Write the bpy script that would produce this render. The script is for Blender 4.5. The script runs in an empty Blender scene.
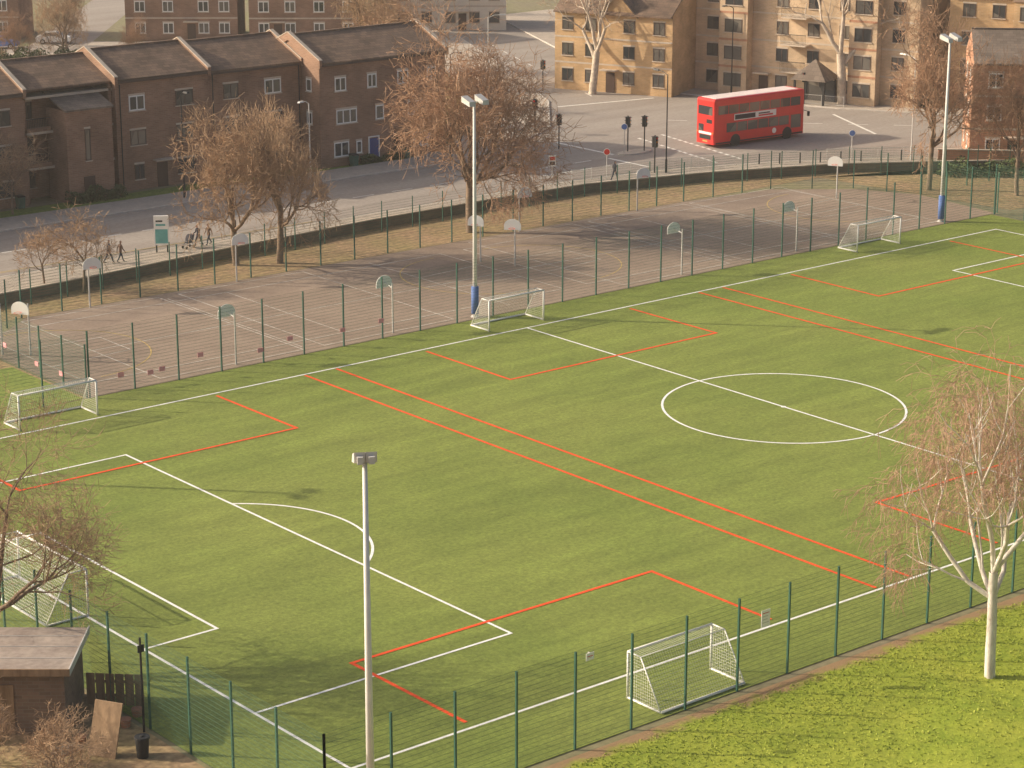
import bpy, math, random, numpy as np
from mathutils import Vector, Matrix
R = math.radians
scene = bpy.context.scene
rnd = random.Random(7)

# ------------------------------------------------------------------ materials
def new_mat(name):
    m = bpy.data.materials.new(name); m.use_nodes = True
    nt = m.node_tree; b = nt.nodes["Principled BSDF"]
    return m, nt, b

def mat(name, col, rough=0.8, var=0.25, scale=1.5, col2=None, metal=0.0, bump=0.0, bscale=20, spec=0.3, stretch=None, fine=None):
    """base colour varied by two octaves of noise in object space"""
    m, nt, b = new_mat(name)
    N, L = nt.nodes, nt.links
    tc = N.new("ShaderNodeTexCoord"); mp = N.new("ShaderNodeMapping")
    L.new(tc.outputs["Object"], mp.inputs[0])
    if stretch: mp.inputs["Scale"].default_value = stretch
    n1 = N.new("ShaderNodeTexNoise"); n1.inputs["Scale"].default_value = scale; n1.inputs["Detail"].default_value = 6
    n1.inputs["Roughness"].default_value = 0.65
    L.new(mp.outputs[0], n1.inputs["Vector"])
    cr = N.new("ShaderNodeValToRGB")
    c2 = col2 if col2 else tuple(min(1, c*(1+var)) for c in col)
    c1 = col if col2 else tuple(c*(1-var) for c in col)
    cr.color_ramp.elements[0].position = 0.32; cr.color_ramp.elements[1].position = 0.68
    cr.color_ramp.elements[0].color = (*c1, 1); cr.color_ramp.elements[1].color = (*c2, 1)
    L.new(n1.outputs["Fac"], cr.inputs[0])
    out = cr.outputs[0]
    if fine:
        n2 = N.new("ShaderNodeTexNoise"); n2.inputs["Scale"].default_value = fine[0]; n2.inputs["Detail"].default_value = 4
        L.new(tc.outputs["Object"], n2.inputs["Vector"])
        mr = N.new("ShaderNodeMapRange"); mr.inputs[1].default_value = 0.25; mr.inputs[2].default_value = 0.75
        mr.inputs[3].default_value = 1-fine[1]; mr.inputs[4].default_value = 1+fine[1]
        L.new(n2.outputs["Fac"], mr.inputs[0])
        mx = N.new("ShaderNodeMix"); mx.data_type = 'RGBA'; mx.blend_type = 'MULTIPLY'; mx.inputs[0].default_value = 1
        L.new(out, mx.inputs[6]); L.new(mr.outputs[0], mx.inputs[7]); out = mx.outputs[2]
    L.new(out, b.inputs["Base Color"])
    b.inputs["Roughness"].default_value = rough; b.inputs["Metallic"].default_value = metal
    b.inputs["Specular IOR Level"].default_value = spec
    if bump:
        nb = N.new("ShaderNodeTexNoise"); nb.inputs["Scale"].default_value = bscale; nb.inputs["Detail"].default_value = 3
        L.new(tc.outputs["Object"], nb.inputs["Vector"])
        bp = N.new("ShaderNodeBump"); bp.inputs["Strength"].default_value = bump; bp.inputs["Distance"].default_value = 0.05
        L.new(nb.outputs["Fac"], bp.inputs["Height"]); L.new(bp.outputs[0], b.inputs["Normal"])
    return m

def tile_mat(name, c1, c2, mort, scale, bw, rh, wallmode=False):
    """brick / tile courses; wall mode uses height as the second axis"""
    m, nt, b = new_mat(name); N, L = nt.nodes, nt.links
    tc = N.new("ShaderNodeTexCoord"); sp = N.new("ShaderNodeSeparateXYZ"); cb = N.new("ShaderNodeCombineXYZ")
    L.new(tc.outputs["Object"], sp.inputs[0])
    if wallmode:
        ad = N.new("ShaderNodeMath"); ad.operation = 'ADD'
        L.new(sp.outputs[0], ad.inputs[0]); L.new(sp.outputs[1], ad.inputs[1])
        L.new(ad.outputs[0], cb.inputs[0]); L.new(sp.outputs[2], cb.inputs[1])
    else:
        L.new(sp.outputs[0], cb.inputs[0]); L.new(sp.outputs[1], cb.inputs[1])
    br = N.new("ShaderNodeTexBrick"); br.inputs["Scale"].default_value = scale
    br.inputs["Brick Width"].default_value = bw; br.inputs["Row Height"].default_value = rh
    br.inputs["Mortar Size"].default_value = 0.012
    br.inputs["Color1"].default_value = (*c1, 1); br.inputs["Color2"].default_value = (*c2, 1); br.inputs["Mortar"].default_value = (*mort, 1)
    L.new(cb.outputs[0], br.inputs["Vector"])
    n1 = N.new("ShaderNodeTexNoise"); n1.inputs["Scale"].default_value = 0.5; n1.inputs["Detail"].default_value = 6
    L.new(tc.outputs["Object"], n1.inputs["Vector"])
    mr = N.new("ShaderNodeMapRange"); mr.inputs[1].default_value = .3; mr.inputs[2].default_value = .7; mr.inputs[3].default_value = .75; mr.inputs[4].default_value = 1.2
    L.new(n1.outputs["Fac"], mr.inputs[0])
    mx = N.new("ShaderNodeMix"); mx.data_type = 'RGBA'; mx.blend_type = 'MULTIPLY'; mx.inputs[0].default_value = 1
    L.new(br.outputs["Color"], mx.inputs[6]); L.new(mr.outputs[0], mx.inputs[7]); L.new(mx.outputs[2], b.inputs["Base Color"])
    b.inputs["Roughness"].default_value = .9; b.inputs["Specular IOR Level"].default_value = .2
    return m

def turf_mat():
    m, nt, b = new_mat("artificial_turf"); N, L = nt.nodes, nt.links
    tc = N.new("ShaderNodeTexCoord")
    def noise(sc, det, st=(1, 1, 1), rough=.6):
        mp = N.new("ShaderNodeMapping"); mp.inputs["Scale"].default_value = st
        L.new(tc.outputs["Object"], mp.inputs[0])
        n = N.new("ShaderNodeTexNoise"); n.inputs["Scale"].default_value = sc; n.inputs["Detail"].default_value = det
        n.inputs["Roughness"].default_value = rough
        L.new(mp.outputs[0], n.inputs["Vector"]); return n.outputs["Fac"]
    def rng(o, a, bb, c, d):
        mr = N.new("ShaderNodeMapRange"); mr.inputs[1].default_value = a; mr.inputs[2].default_value = bb
        mr.inputs[3].default_value = c; mr.inputs[4].default_value = d; L.new(o, mr.inputs[0]); return mr.outputs[0]
    def mul(a, c):
        x = N.new("ShaderNodeMath"); x.operation = 'MULTIPLY'; L.new(a, x.inputs[0]); L.new(c, x.inputs[1]); return x.outputs[0]
    big = noise(.07, 5); mid = noise(.8, 6, (.3, 1, 1), .75); fn = noise(4.5, 8, (1, 1, 1), .9); st = noise(.55, 3, (.03, 1, 1))
    cr = N.new("ShaderNodeValToRGB")
    cr.color_ramp.elements[0].position = .3; cr.color_ramp.elements[0].color = (.180, .232, .042, 1)
    cr.color_ramp.elements[1].position = .7; cr.color_ramp.elements[1].color = (.245, .280, .060, 1)
    L.new(big, cr.inputs[0])
    f = mul(mul(rng(mid, .3, .7, .84, 1.16), rng(fn, .3, .7, .45, 1.55)), rng(st, .35, .65, .91, 1.09))
    mx = N.new("ShaderNodeMix"); mx.data_type = 'RGBA'; mx.blend_type = 'MULTIPLY'; mx.inputs[0].default_value = 1
    L.new(cr.outputs[0], mx.inputs[6]); L.new(f, mx.inputs[7]); L.new(mx.outputs[2], b.inputs["Base Color"])
    b.inputs["Roughness"].default_value = .75; b.inputs["Specular IOR Level"].default_value = .25
    bp = N.new("ShaderNodeBump"); bp.inputs["Strength"].default_value = .6; bp.inputs["Distance"].default_value = .06
    L.new(fn, bp.inputs["Height"]); L.new(bp.outputs[0], b.inputs["Normal"])
    return m

def bank_mat():
    m, nt, b = new_mat("grass_bank"); N, L = nt.nodes, nt.links
    tc = N.new("ShaderNodeTexCoord")
    def noise(sc, det, rough=.65):
        n = N.new("ShaderNodeTexNoise"); n.inputs["Scale"].default_value = sc; n.inputs["Detail"].default_value = det
        n.inputs["Roughness"].default_value = rough
        L.new(tc.outputs["Object"], n.inputs["Vector"]); return n.outputs["Fac"]
    a = noise(.3, 8); c = noise(3.2, 8, .8)
    cr = N.new("ShaderNodeValToRGB"); e = cr.color_ramp.elements
    e[0].position = .3; e[0].color = (.25, .33, .035, 1); e[1].position = .7; e[1].color = (.40, .43, .060, 1)
    L.new(a, cr.inputs[0])
    cr2 = N.new("ShaderNodeValToRGB"); e = cr2.color_ramp.elements
    e[0].position = .3; e[0].color = (.62, .68, .55, 1); e[1].position = .65; e[1].color = (1.2, 1.15, 1.1, 1)
    L.new(c, cr2.inputs[0])
    mx = N.new("ShaderNodeMix"); mx.data_type = 'RGBA'; mx.blend_type = 'MULTIPLY'; mx.inputs[0].default_value = 1
    L.new(cr.outputs[0], mx.inputs[6]); L.new(cr2.outputs[0], mx.inputs[7])
    sp = N.new("ShaderNodeSeparateXYZ"); L.new(tc.outputs["Object"], sp.inputs[0])
    nn = N.new("ShaderNodeMath"); nn.operation = 'MULTIPLY_ADD'; nn.inputs[1].default_value = 2.6; L.new(noise(.9, 6), nn.inputs[0]); L.new(sp.outputs[1], nn.inputs[2])
    mr = N.new("ShaderNodeMapRange"); mr.inputs[1].default_value = -27.35; mr.inputs[2].default_value = -26.7; L.new(nn.outputs[0], mr.inputs[0])
    m2 = N.new("ShaderNodeMix"); m2.data_type = 'RGBA'; L.new(mr.outputs[0], m2.inputs[0]); L.new(mx.outputs[2], m2.inputs[6])
    m2.inputs[7].default_value = (.36, .235, .12, 1)
    L.new(m2.outputs[2], b.inputs["Base Color"]); b.inputs["Roughness"].default_value = .85; b.inputs["Specular IOR Level"].default_value = .2
    bp = N.new("ShaderNodeBump"); bp.inputs["Strength"].default_value = .7; bp.inputs["Distance"].default_value = .10
    L.new(c, bp.inputs["Height"]); L.new(bp.outputs[0], b.inputs["Normal"])
    return m

def glass_mat(name, col=(.03, .035, .04)):
    m, nt, b = new_mat(name)
    N, L = nt.nodes, nt.links
    tc = N.new("ShaderNodeTexCoord"); v = N.new("ShaderNodeTexVoronoi"); v.inputs["Scale"].default_value = .45
    L.new(tc.outputs["Object"], v.inputs["Vector"])
    cr = N.new("ShaderNodeValToRGB"); cr.color_ramp.elements[0].color = (*col, 1)
    cr.color_ramp.elements[1].color = (.24, .21, .17, 1); cr.color_ramp.elements[0].position = .3
    L.new(v.outputs["Color"], cr.inputs[0]); L.new(cr.outputs[0], b.inputs["Base Color"])
    b.inputs["Roughness"].default_value = .12; b.inputs["Specular IOR Level"].default_value = .7
    return m

M = dict(
 ground=mat("open_ground", (.25, .21, .14), .95, scale=.08, col2=(.24, .23, .10), fine=(2, .25)),
 leafy=mat("leafy_verge", (.38, .25, .145), .95, scale=.3, col2=(.30, .235, .105), fine=(3, .45), bump=.5, bscale=5),
 lawn=mat("lawn", (.16, .22, .04), .9, scale=.5, col2=(.25, .29, .06), fine=(4, .3)),
 court=mat("court_asphalt", (.26, .195, .145), .9, scale=.16, col2=(.36, .275, .205), fine=(5, .16)),
 road=mat("road_asphalt", (.29, .245, .205), .85, scale=.25, col2=(.38, .33, .28), fine=(3, .12), stretch=(.15, 1, 1)),
 pave=mat("pavement", (.42, .355, .285), .9, scale=.8, col2=(.51, .435, .35), fine=(4, .14)),
 kerb=mat("kerb_stone", (.58, .53, .46), .85, var=.15),
 white=mat("white_paint", (.88, .87, .82), .7, var=.08, scale=2, fine=(6, .12)),
 cwhite=mat("worn_white_paint", (.40, .35, .28), .8, scale=1.2, col2=(.74, .69, .61), fine=(5, .2)),
 rwhite=mat("road_white_paint", (.70, .66, .58), .8, scale=1.5, col2=(.82, .79, .72), fine=(5, .15)),
 yellow=mat("yellow_paint", (.56, .40, .14), .8, var=.15, scale=2),
 red=mat("red_line_paint", (.85, .095, .020), .75, var=.10, scale=2, fine=(6, .15)),
 green=mat("green_fence_paint", (.045, .125, .09), .5, var=.15),
 wire=mat("green_wire", (.07, .15, .10), .5, var=.1),
 steel=mat("galvanised_steel", (.58, .56, .52), .5, var=.08, metal=.1),
 lampw=mat("pale_column_paint", (.72, .70, .65), .5, var=.06),
 blue=mat("blue_padding", (.12, .20, .46), .7, var=.1),
 dark=mat("dark_paint", (.03, .03, .03), .5, var=.1),
 gwhite=mat("white_powder_coat", (.88, .86, .80), .4, var=.04),
 net=mat("white_net", (.82, .80, .74), .8, var=.05),
 brown_brick=tile_mat("brown_brick", (.34, .20, .13), (.27, .155, .10), (.34, .25, .19), 1, .45, .15, True),
 tan_brick=tile_mat("tan_brick", (.60, .39, .20), (.52, .335, .165), (.54, .41, .27), 1, .45, .15, True),
 sand_brick=tile_mat("sand_brick", (.63, .46, .29), (.55, .40, .25), (.60, .48, .36), 1, .45, .15, True),
 red_brick=tile_mat("red_brick", (.50, .25, .145), (.42, .20, .115), (.42, .30, .22), 1, .45, .15, True),
 old_brick=tile_mat("old_wall_brick", (.27, .185, .13), (.20, .14, .10), (.25, .2, .15), 1, .45, .15, True),
 tiles=tile_mat("brown_roof_tiles", (.26, .175, .12), (.18, .125, .09), (.11, .08, .06), 1, .6, .35),
 slate=tile_mat("grey_roof_tiles", (.24, .19, .15), (.18, .14, .11), (.12, .10, .08), 1, .6, .35),
 render=mat("pale_render", (.74, .67, .56), .9, var=.08),
 coping=mat("concrete_coping", (.56, .47, .37), .9, var=.12),
 glass=glass_mat("window_glass"),
 frame=mat("white_window_frame", (.86, .84, .79), .6, var=.05),
 bframe=mat("brown_window_frame", (.10, .07, .055), .6, var=.1),
 door=mat("blue_door_paint", (.04, .07, .24), .5, var=.1),
 ddoor=mat("dark_door_paint", (.09, .055, .04), .5, var=.1),
 bark=mat("bark", (.25, .18, .125), .95, var=.3, scale=4),
 twig=mat("twigs", (.43, .285, .175), .95, var=.25, scale=.6),
 twig2=mat("reddish_twigs", (.43, .265, .165), .95, var=.25, scale=.6),
 birch=mat("birch_bark", (.82, .77, .69), .8, scale=3, col2=(.52, .45, .38), stretch=(1, 1, .4)),
 birchtwig=mat("birch_twigs", (.48, .30, .21), .95, var=.2, scale=.8),
 plane=mat("plane_bark", (.54, .45, .35), .9, var=.3, scale=2),
 hedge=mat("hedge_leaves", (.09, .115, .04), .9, var=.4, scale=3),
 blade=mat("grass_blades", (.28, .36, .045), .9, scale=.7, col2=(.46, .48, .09)),
 bus=mat("red_bus_paint", (.66, .028, .022), .35, var=.05, spec=.5),
 busroof=mat("bus_roof_panel", (.80, .68, .62), .5, var=.1),
 rubber=mat("rubber", (.03, .03, .03), .85, var=.1),
 pink=mat("pink_tape", (.85, .36, .38), .7, var=.1),
 wood=mat("weathered_wood", (.33, .22, .13), .9, var=.3, scale=3, stretch=(1, 1, .2)),
 felt=mat("roofing_felt", (.30, .24, .20), .6, scale=.8, col2=(.42, .35, .29), fine=(4, .2)),
 teal=mat("poster_teal", (.14, .40, .38), .6, var=.2, scale=1.5),
 skin=mat("skin", (.45, .27, .19), .6, var=.05), hair=mat("hair", (.03, .02, .015), .7, var=.1),
 coat=mat("dark_coat", (.04, .04, .05), .9, var=.2), coat2=mat("brown_coat", (.12, .075, .055), .9, var=.2),
 trous=mat("trousers", (.05, .055, .08), .9, var=.2),
 amber=mat("amber_lens", (.6, .25, .03), .4, var=.05), redl=mat("red_lens", (.6, .04, .03), .4, var=.05),
 carw=mat("white_car_paint", (.78, .77, .73), .3, var=.02, spec=.5),
)
M["turf"] = turf_mat(); M["bank"] = bank_mat()

# ------------------------------------------------------------------ mesh builder
class MB:
    def __init__(s): s.v = []; s.f = []; s.m = []; s.mats = []
    def mi(s, k):
        if k not in s.mats: s.mats.append(k)
        return s.mats.index(k)
    def poly(s, pts, k):
        n = len(s.v); s.v += [tuple(p) for p in pts]; s.f.append(tuple(range(n, n+len(pts)))); s.m.append(s.mi(k))
    def hexa(s, p, k):
        n = len(s.v); s.v += [tuple(q) for q in p]
        for f in ((0, 3, 2, 1), (4, 5, 6, 7), (0, 1, 5, 4), (1, 2, 6, 5), (2, 3, 7, 6), (3, 0, 4, 7)):
            s.f.append(tuple(n+i for i in f)); s.m.append(s.mi(k))
    def box(s, x0, x1, y0, y1, z0, z1, k):
        s.hexa([(x0, y0, z0), (x1, y0, z0), (x1, y1, z0), (x0, y1, z0), (x0, y0, z1), (x1, y0, z1), (x1, y1, z1), (x0, y1, z1)], k)
    def tube(s, a, b, r0, r1, k, n=8, cap=True):
        a = Vector(a); b = Vector(b); d = (b-a).normalized()
        x = d.orthogonal().normalized(); y = d.cross(x); o = len(s.v); mi = s.mi(k)
        for c, r in ((a, r0), (b, r1)):
            for i in range(n):
                t = 2*math.pi*i/n; s.v.append(tuple(c+x*math.cos(t)*r+y*math.sin(t)*r))
        for i in range(n):
            j = (i+1) % n; s.f.append((o+i, o+j, o+n+j, o+n+i)); s.m.append(mi)
        if cap:
            s.f.append(tuple(o+n+i for i in range(n))); s.m.append(mi); s.f.append(tuple(o+n-1-i for i in range(n))); s.m.append(mi)
    def ribbon(s, a, b, side, w, k):
        a = Vector(a); b = Vector(b); h = Vector(side)*w/2
        s.poly([a-h, b-h, b+h, a+h], k)
    def disc(s, c, nrm, r, k, n=16, t=.03):
        c = Vector(c); nrm = Vector(nrm).normalized(); s.tube(c-nrm*t/2, c+nrm*t/2, r, r, k, n)
    def obj(s, name, parent=None, smooth=False):
        me = bpy.data.meshes.new(name); me.from_pydata(s.v, [], s.f)
        for k in s.mats: me.materials.append(M[k])
        me.polygons.foreach_set("material_index", s.m)
        if smooth: me.polygons.foreach_set("use_smooth", [True]*len(s.f))
        me.update(); o = bpy.data.objects.new(name, me); scene.collection.objects.link(o)
        if parent: o.parent = parent
        return o
def empty(name, loc=(0, 0, 0), rz=0):
    e = bpy.data.objects.new(name, None); scene.collection.objects.link(e); e.location = loc; e.rotation_euler = (0, 0, rz); e.empty_display_size = .5
    return e
def place(o, loc, rz=0): o.location = loc; o.rotation_euler = (0, 0, rz); return o
def flat(name, pts, z, k):
    b = MB(); b.poly([(x, y, z) for x, y in pts], k); return b.obj(name)

# ------------------------------------------------------------------ ground sheets
flat("ground", [(-1500, -1500), (2500, -1500), (2500, 2500), (-1500, 2500)], 0, "ground")
flat("football_turf", [(-51.3, -27.3), (51.3, -27.3), (51.3, 27), (-51.3, 27)], .03, "turf")
court_edge = [(-30, 27.1), (52, 27.1), (53, 36), (50.5, 41), (45, 45.3), (36, 46.2), (-24, 46.2), (-30, 41)]
flat("sports_court", court_edge, .03, "court")
wall_line = [(-120, 46), (-40, 49.3), (-16, 51.2), (-6, 52.5), (10, 54), (22, 54.3), (32, 54.2), (43, 51.5), (55, 47), (62, 42.5), (70, 37), (90, 24), (120, 5)]
b = MB(); b.poly([(x, y, .012) for x, y in [(-120, 27.1), (-30.2, 27.1), (-30.2, 46.4), (52, 46.4), (54, 27.1), (110, 27.1)] + wall_line[::-1][1:]], "leafy"); b.obj("leafy_verge")
flat("lawn", [(-120, 27.2), (-30.4, 27.2), (-30.4, 36), (-120, 36)], .02, "lawn")
# near grass bank
nu, nw = 300, 90; b = MB()
from mathutils import noise as mn
def bank_h(x, y): return .015+max(0, min(1, (-27.9-y)/4))*(.10+.10*mn.noise((x*.25, y*.25, 0))+.06*mn.noise((x*1.3, y*1.3, 3)))
for j in range(nw+1):
    for i in range(nu+1):
        x = -50+i*(80/nu)*1.3; y = -27.75-j*(45/nw); b.v.append((x, y, bank_h(x, y)))
k = b.mi("bank")
for j in range(nw):
    for i in range(nu):
        a = j*(nu+1)+i; b.f.append((a, a+nu+1, a+nu+2, a+1)); b.m.append(k)
b.obj("grass_bank", smooth=True)
rg = random.Random(5); b = MB()
for i in range(15000):
    x = rg.uniform(-46, -8); y = -28.3-abs(rg.gauss(0, 7)); h = bank_h(x, y)
    for q in range(2):
        a = rg.uniform(0, 6.28); s = rg.uniform(.02, .045); l = rg.uniform(.03, .08); dx, dy = math.cos(a)*s, math.sin(a)*s
        b.poly([(x-dx, y-dy, h), (x+dx, y+dy, h), (x+rg.uniform(-.07, .07), y+rg.uniform(-.07, .07), h+l)], "blade")
b.obj("grass_tufts")
# dirt around hut
flat("dirt_yard", [(-80, -60), (-50.4, -60), (-50.4, -27.6), (-51.5, -27.6), (-51.5, 20), (-80, 20)], .006, "leafy")

# road + pavements with kerbs
near_kerb = [(-120, 57.5), (-16, 57.5), (10, 58.2), (32, 58.5), (44, 57), (54, 53.5), (64, 48), (74, 40), (95, 27), (125, 8)]
far_kerb = [(-120, 71.5), (-6, 71.5), (30, 72), (40, 74), (50, 80), (60, 92), (70, 110), (90, 150)]
road_far2 = [(100, 150), (80, 108), (73, 92), (76, 80), (80, 70), (86, 60), (95, 50), (130, 30)]
flat("road", near_kerb + road_far2[::-1] + far_kerb[::-1], .006, "road")
def strip(name, A, B, z, k, kerbA=True):
    b = MB(); n = min(len(A), len(B))
    for i in range(n-1):
        b.poly([(*A[i], z), (*A[i+1], z), (*B[i+1], z), (*B[i], z)], k)
        if kerbA:
            ax = Vector((*A[i], 0)); bx = Vector((*A[i+1], 0)); d = (bx-ax).normalized(); nn = Vector((d.y, -d.x, 0))
            mid = Vector((*B[i], 0))-ax
            if nn.dot(mid) > 0: nn = -nn
            b.hexa([ax, bx, bx+nn*.15, ax+nn*.15] + [v+Vector((0, 0, z+.004)) for v in (ax, bx, bx+nn*.15, ax+nn*.15)], "kerb")
    return b.obj(name)
strip("pavement", near_kerb, [(-120, 46.2), (-16, 51.4), (10, 54.2), (32, 54.4), (43, 51.7), (55, 47.2), (62, 42.7), (70, 37.2), (90, 24.2), (120, 5.2)], .12, "pave")
strip("pavement", far_kerb, [(-120, 75.5), (-6, 75.5), (30, 75.6), (36, 78), (44, 84), (54, 96), (64, 114), (84, 152)], .12, "pave")
strip("pavement", road_far2, [(110, 150), (90, 108), (79, 93), (80.5, 82), (84.5, 71.5), (90, 63), (99, 53), (134, 33)], .12, "pave")
flat("lawn", [(-60, 75.6), (30, 75.7), (30, 78), (-60, 78)], .05, "lawn")
flat("lawn", [(37, 80), (43, 85), (53, 97), (63, 115), (45, 125), (37, 110)], .05, "lawn")
# back street in front of the far row of houses (runs parallel to their fronts)
rd = Vector((.78, -.63)); rn = Vector((.63, .78)); P0 = Vector((50, 159.5))
def rp(a, c): v = P0+rd*a+rn*c; return (v.x, v.y)
flat("back_road", [rp(-60, -11), rp(34, -11), rp(34, -4.5), rp(-60, -4.5)], .012, "road")
flat("back_road", [rp(-11, -4.5), rp(-4, -4.5), rp(-4, 60), rp(-11, 60)], .012, "road")
strip("pavement", [rp(-4, -4.5), rp(34, -4.5)], [rp(-4, -1), rp(34, -1)], .12, "pave")
strip("pavement", [rp(-60, -11), rp(34, -11)], [rp(-60, -13), rp(34, -13)], .12, "pave")
# low retaining wall
b = MB()
for i in range(len(wall_line)-1):
    a = Vector((*wall_line[i], 0)); c = Vector((*wall_line[i+1], 0)); d = (c-a).normalized(); n = Vector((-d.y, d.x, 0))*.12
    L_ = (c-a).length
    up = Vector((0, 0, .75)); b.hexa([a-n, c-n, c+n, a+n, a-n+up, c-n+up, c+n+up, a+n+up], "old_brick")
    u2 = Vector((0, 0, .84)); n2 = n*1.35
    b.hexa([a-n2+up+Vector((0, 0, .003)), c-n2+up+Vector((0, 0, .003)), c+n2+up+Vector((0, 0, .003)), a+n2+up+Vector((0, 0, .003)), a-n2+u2, c-n2+u2, c+n2+u2, a+n2+u2], "coping")
b.obj("brick_boundary_wall")

# ------------------------------------------------------------------ painted markings
zc = [0.0]
def nz(z): zc[0] += .0006; return z+(zc[0] % .006)
def line(b, a, c, w, z, k):
    a = Vector((*a, 0)); c = Vector((*c, 0)); d = (c-a).normalized(); n = Vector((-d.y, d.x, 0))*w/2; zz = nz(z)
    a = a-d*w/2; c = c+d*w/2
    b.poly([(p.x, p.y, zz) for p in (a-n, c-n, c+n, a+n)], k)
def arc(b, c, r, a0, a1, w, z, k, n=72):
    zz = nz(z)
    for i in range(n):
        t0 = a0+(a1-a0)*i/n; t1 = a0+(a1-a0)*(i+1)/n
        b.poly([(c[0]+q*math.cos(t), c[1]+q*math.sin(t), zz) for q, t in ((r-w/2, t0), (r+w/2, t0), (r+w/2, t1), (r-w/2, t1))], k)
def rect(b, u0, u1, w0, w1, w, z, k):
    line(b, (u0, w0), (u1, w0), w, z, k); line(b, (u0, w1), (u1, w1), w, z, k); line(b, (u0, w0), (u0, w1), w, z, k); line(b, (u1, w0), (u1, w1), w, z, k)
b = MB(); W = .14; Z = .036
rect(b, -47.3, 47.3, -23.2, 23.2, W, Z, "white"); line(b, (0, -23.2), (0, 23.2), W, Z, "white")
arc(b, (0, 0), 7.0, 0, 2*math.pi, W, Z, "white", 120); b.tube((0, 0, .031), (0, 0, .043), .15, .15, "white", 16)
for s in (-1, 1):
    line(b, (s*47.3, 16.2), (s*34, 16.2), W, Z, "white"); line(b, (s*47.3, -16.6), (s*34, -16.6), W, Z, "white"); line(b, (s*34, -16.6), (s*34, 16.2), W, Z, "white")
    line(b, (s*47.3, 8), (s*43.6, 8), W, Z, "white"); line(b, (s*47.3, -8), (s*43.6, -8), W, Z, "white"); line(b, (s*43.6, -8), (s*43.6, 8), W, Z, "white")
    t = math.acos(4/7.0)
    if s < 0: arc(b, (-38, 0), 7, -t, t, W, Z, "white", 40)
    else: arc(b, (38, 0), 7, math.pi-t, math.pi+t, W, Z, "white", 40)
b.obj("white_pitch_markings")
b = MB(); Z = .044
for c, u0, u1 in ((-32.7, -47.0, -17.6), (0, -15.3, 15.3), (32.7, 17.6, 47.0)):
    for q in (u0, u1):
        if abs(q) < 40: line(b, (q, -22.9), (q, 22.9), .19, Z, "red")
    for s in (-1, 1):
        e = 22.6*s; i = 14.4*s if s > 0 else -14.9
        line(b, (c-8.6, e), (c-8.6, i), .19, Z, "red"); line(b, (c+8.6, e), (c+8.6, i), .19, Z, "red"); line(b, (c-8.6, i), (c+8.6, i), .19, Z, "red")
b.obj("red_pitch_markings")
# court markings
b = MB(); Z = .036
for u0, u1 in ((-28.5, 8.8), (11, 46)):
    rect(b, u0, u1, 29.8, 43.8, .08, Z, "cwhite"); m_ = (u0+u1)/2; line(b, (m_, 29.8), (m_, 43.8), .08, Z, "cwhite")
    arc(b, (u0+1.2, 36.8), 6.2, -math.pi/2, math.pi/2, .08, Z, "yellow", 40); arc(b, (u1-1.2, 36.8), 6.2, math.pi/2, 1.5*math.pi, .08, Z, "yellow", 40)
    for s, q in ((1, u0), (-1, u1)):
        line(b, (q, 34.4), (q+s*5.8, 34.9), .08, Z, "cwhite"); line(b, (q, 39.2), (q+s*5.8, 38.7), .08, Z, "cwhite"); line(b, (q+s*5.8, 34.9), (q+s*5.8, 38.7), .08, Z, "cwhite")
for c in (-19.5, -7.5, 18, 30, 41):
    rect(b, c-5.2, c+5.2, 28.0, 45.5, .08, Z, "cwhite")
for c in (-14, 3, 24, 36): line(b, (c, 28.6), (c, 44.8), .07, Z, "cwhite")
line(b, (-25, 36.2), (46, 36.2), .08, Z, "cwhite")
b.obj("court_markings")
# road markings
b = MB(); Z = .012
for i in range(-30, 11): line(b, (i*4, 64.8), (i*4+2, 64.8), .15, Z, "rwhite")
for y in (59.0, 59.25): line(b, (-100, y), (8, y), .08, Z, "yellow")
for x0 in (50.0, 53.0):          # studs of the signal crossing
    for i in range(14): line(b, (x0+i*.22, 57.0+i*1.0), (x0+.12+i*.22, 57.4+i*1.0), .3, Z, "rwhite")
line(b, (44, 59.5), (44, 64.4), .35, Z, "rwhite"); line(b, (72, 58), (77, 68), .3, Z, "rwhite")
line(b, (45.5, 65.8), (45.5, 73.5), .35, Z, "rwhite"); line(b, (59, 89), (70, 87), .35, Z, "rwhite")
for i in range(8): line(b, (62+i*3, 76-i*3.2), (63.2+i*3, 74.7-i*3.2), .15, Z, "rwhite")
for i in range(9): line(b, (66+i*2.2, 92+i*5), (66.9+i*2.2, 94+i*5), .15, Z, "rwhite")
for i in range(5): line(b, (34+i*2.2, 62), (35.2+i*2.2, 62), .15, Z, "rwhite")
b.obj("road_markings")

# ------------------------------------------------------------------ fences
def fence(name, pts, h, sp=3.0, vs=.05, hs=.2, z0=.03, post=.08, ww=.0055, hw=.012, off0=0):
    b = MB()
    for i in range(len(pts)-1):
        a = Vector((*pts[i], z0)); c = Vector((*pts[i+1], z0)); L_ = (c-a).length; d = (c-a)/L_; n = Vector((-d.y, d.x, 0))
        npan = max(1, round(L_/sp))
        for q in range(npan+(1 if i == len(pts)-2 else 0)):
            p = a+d*(L_*q/npan); hp = post/2
            b.hexa([p-d*hp-n*hp, p+d*hp-n*hp, p+d*hp+n*hp, p-d*hp+n*hp]+[v+Vector((0, 0, h+.05)) for v in (p-d*hp-n*hp, p+d*hp-n*hp, p+d*hp+n*hp, p-d*hp+n*hp)], "green")
        off = n*(post/2+.006)
        nv = int(L_/vs)
        for q in range(nv):
            p = a+d*(q+.5)*vs+off; b.ribbon(p, p+Vector((0, 0, h)), d, ww, "wire")
        nh = int(h/hs)
        for q in range(nh+1):
            p = a+off*1.15+Vector((0, 0, .05+q*hs)); b.ribbon(p, p+d*L_, (0, 0, 1), hw, "wire")
    return b.obj(name)
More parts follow.
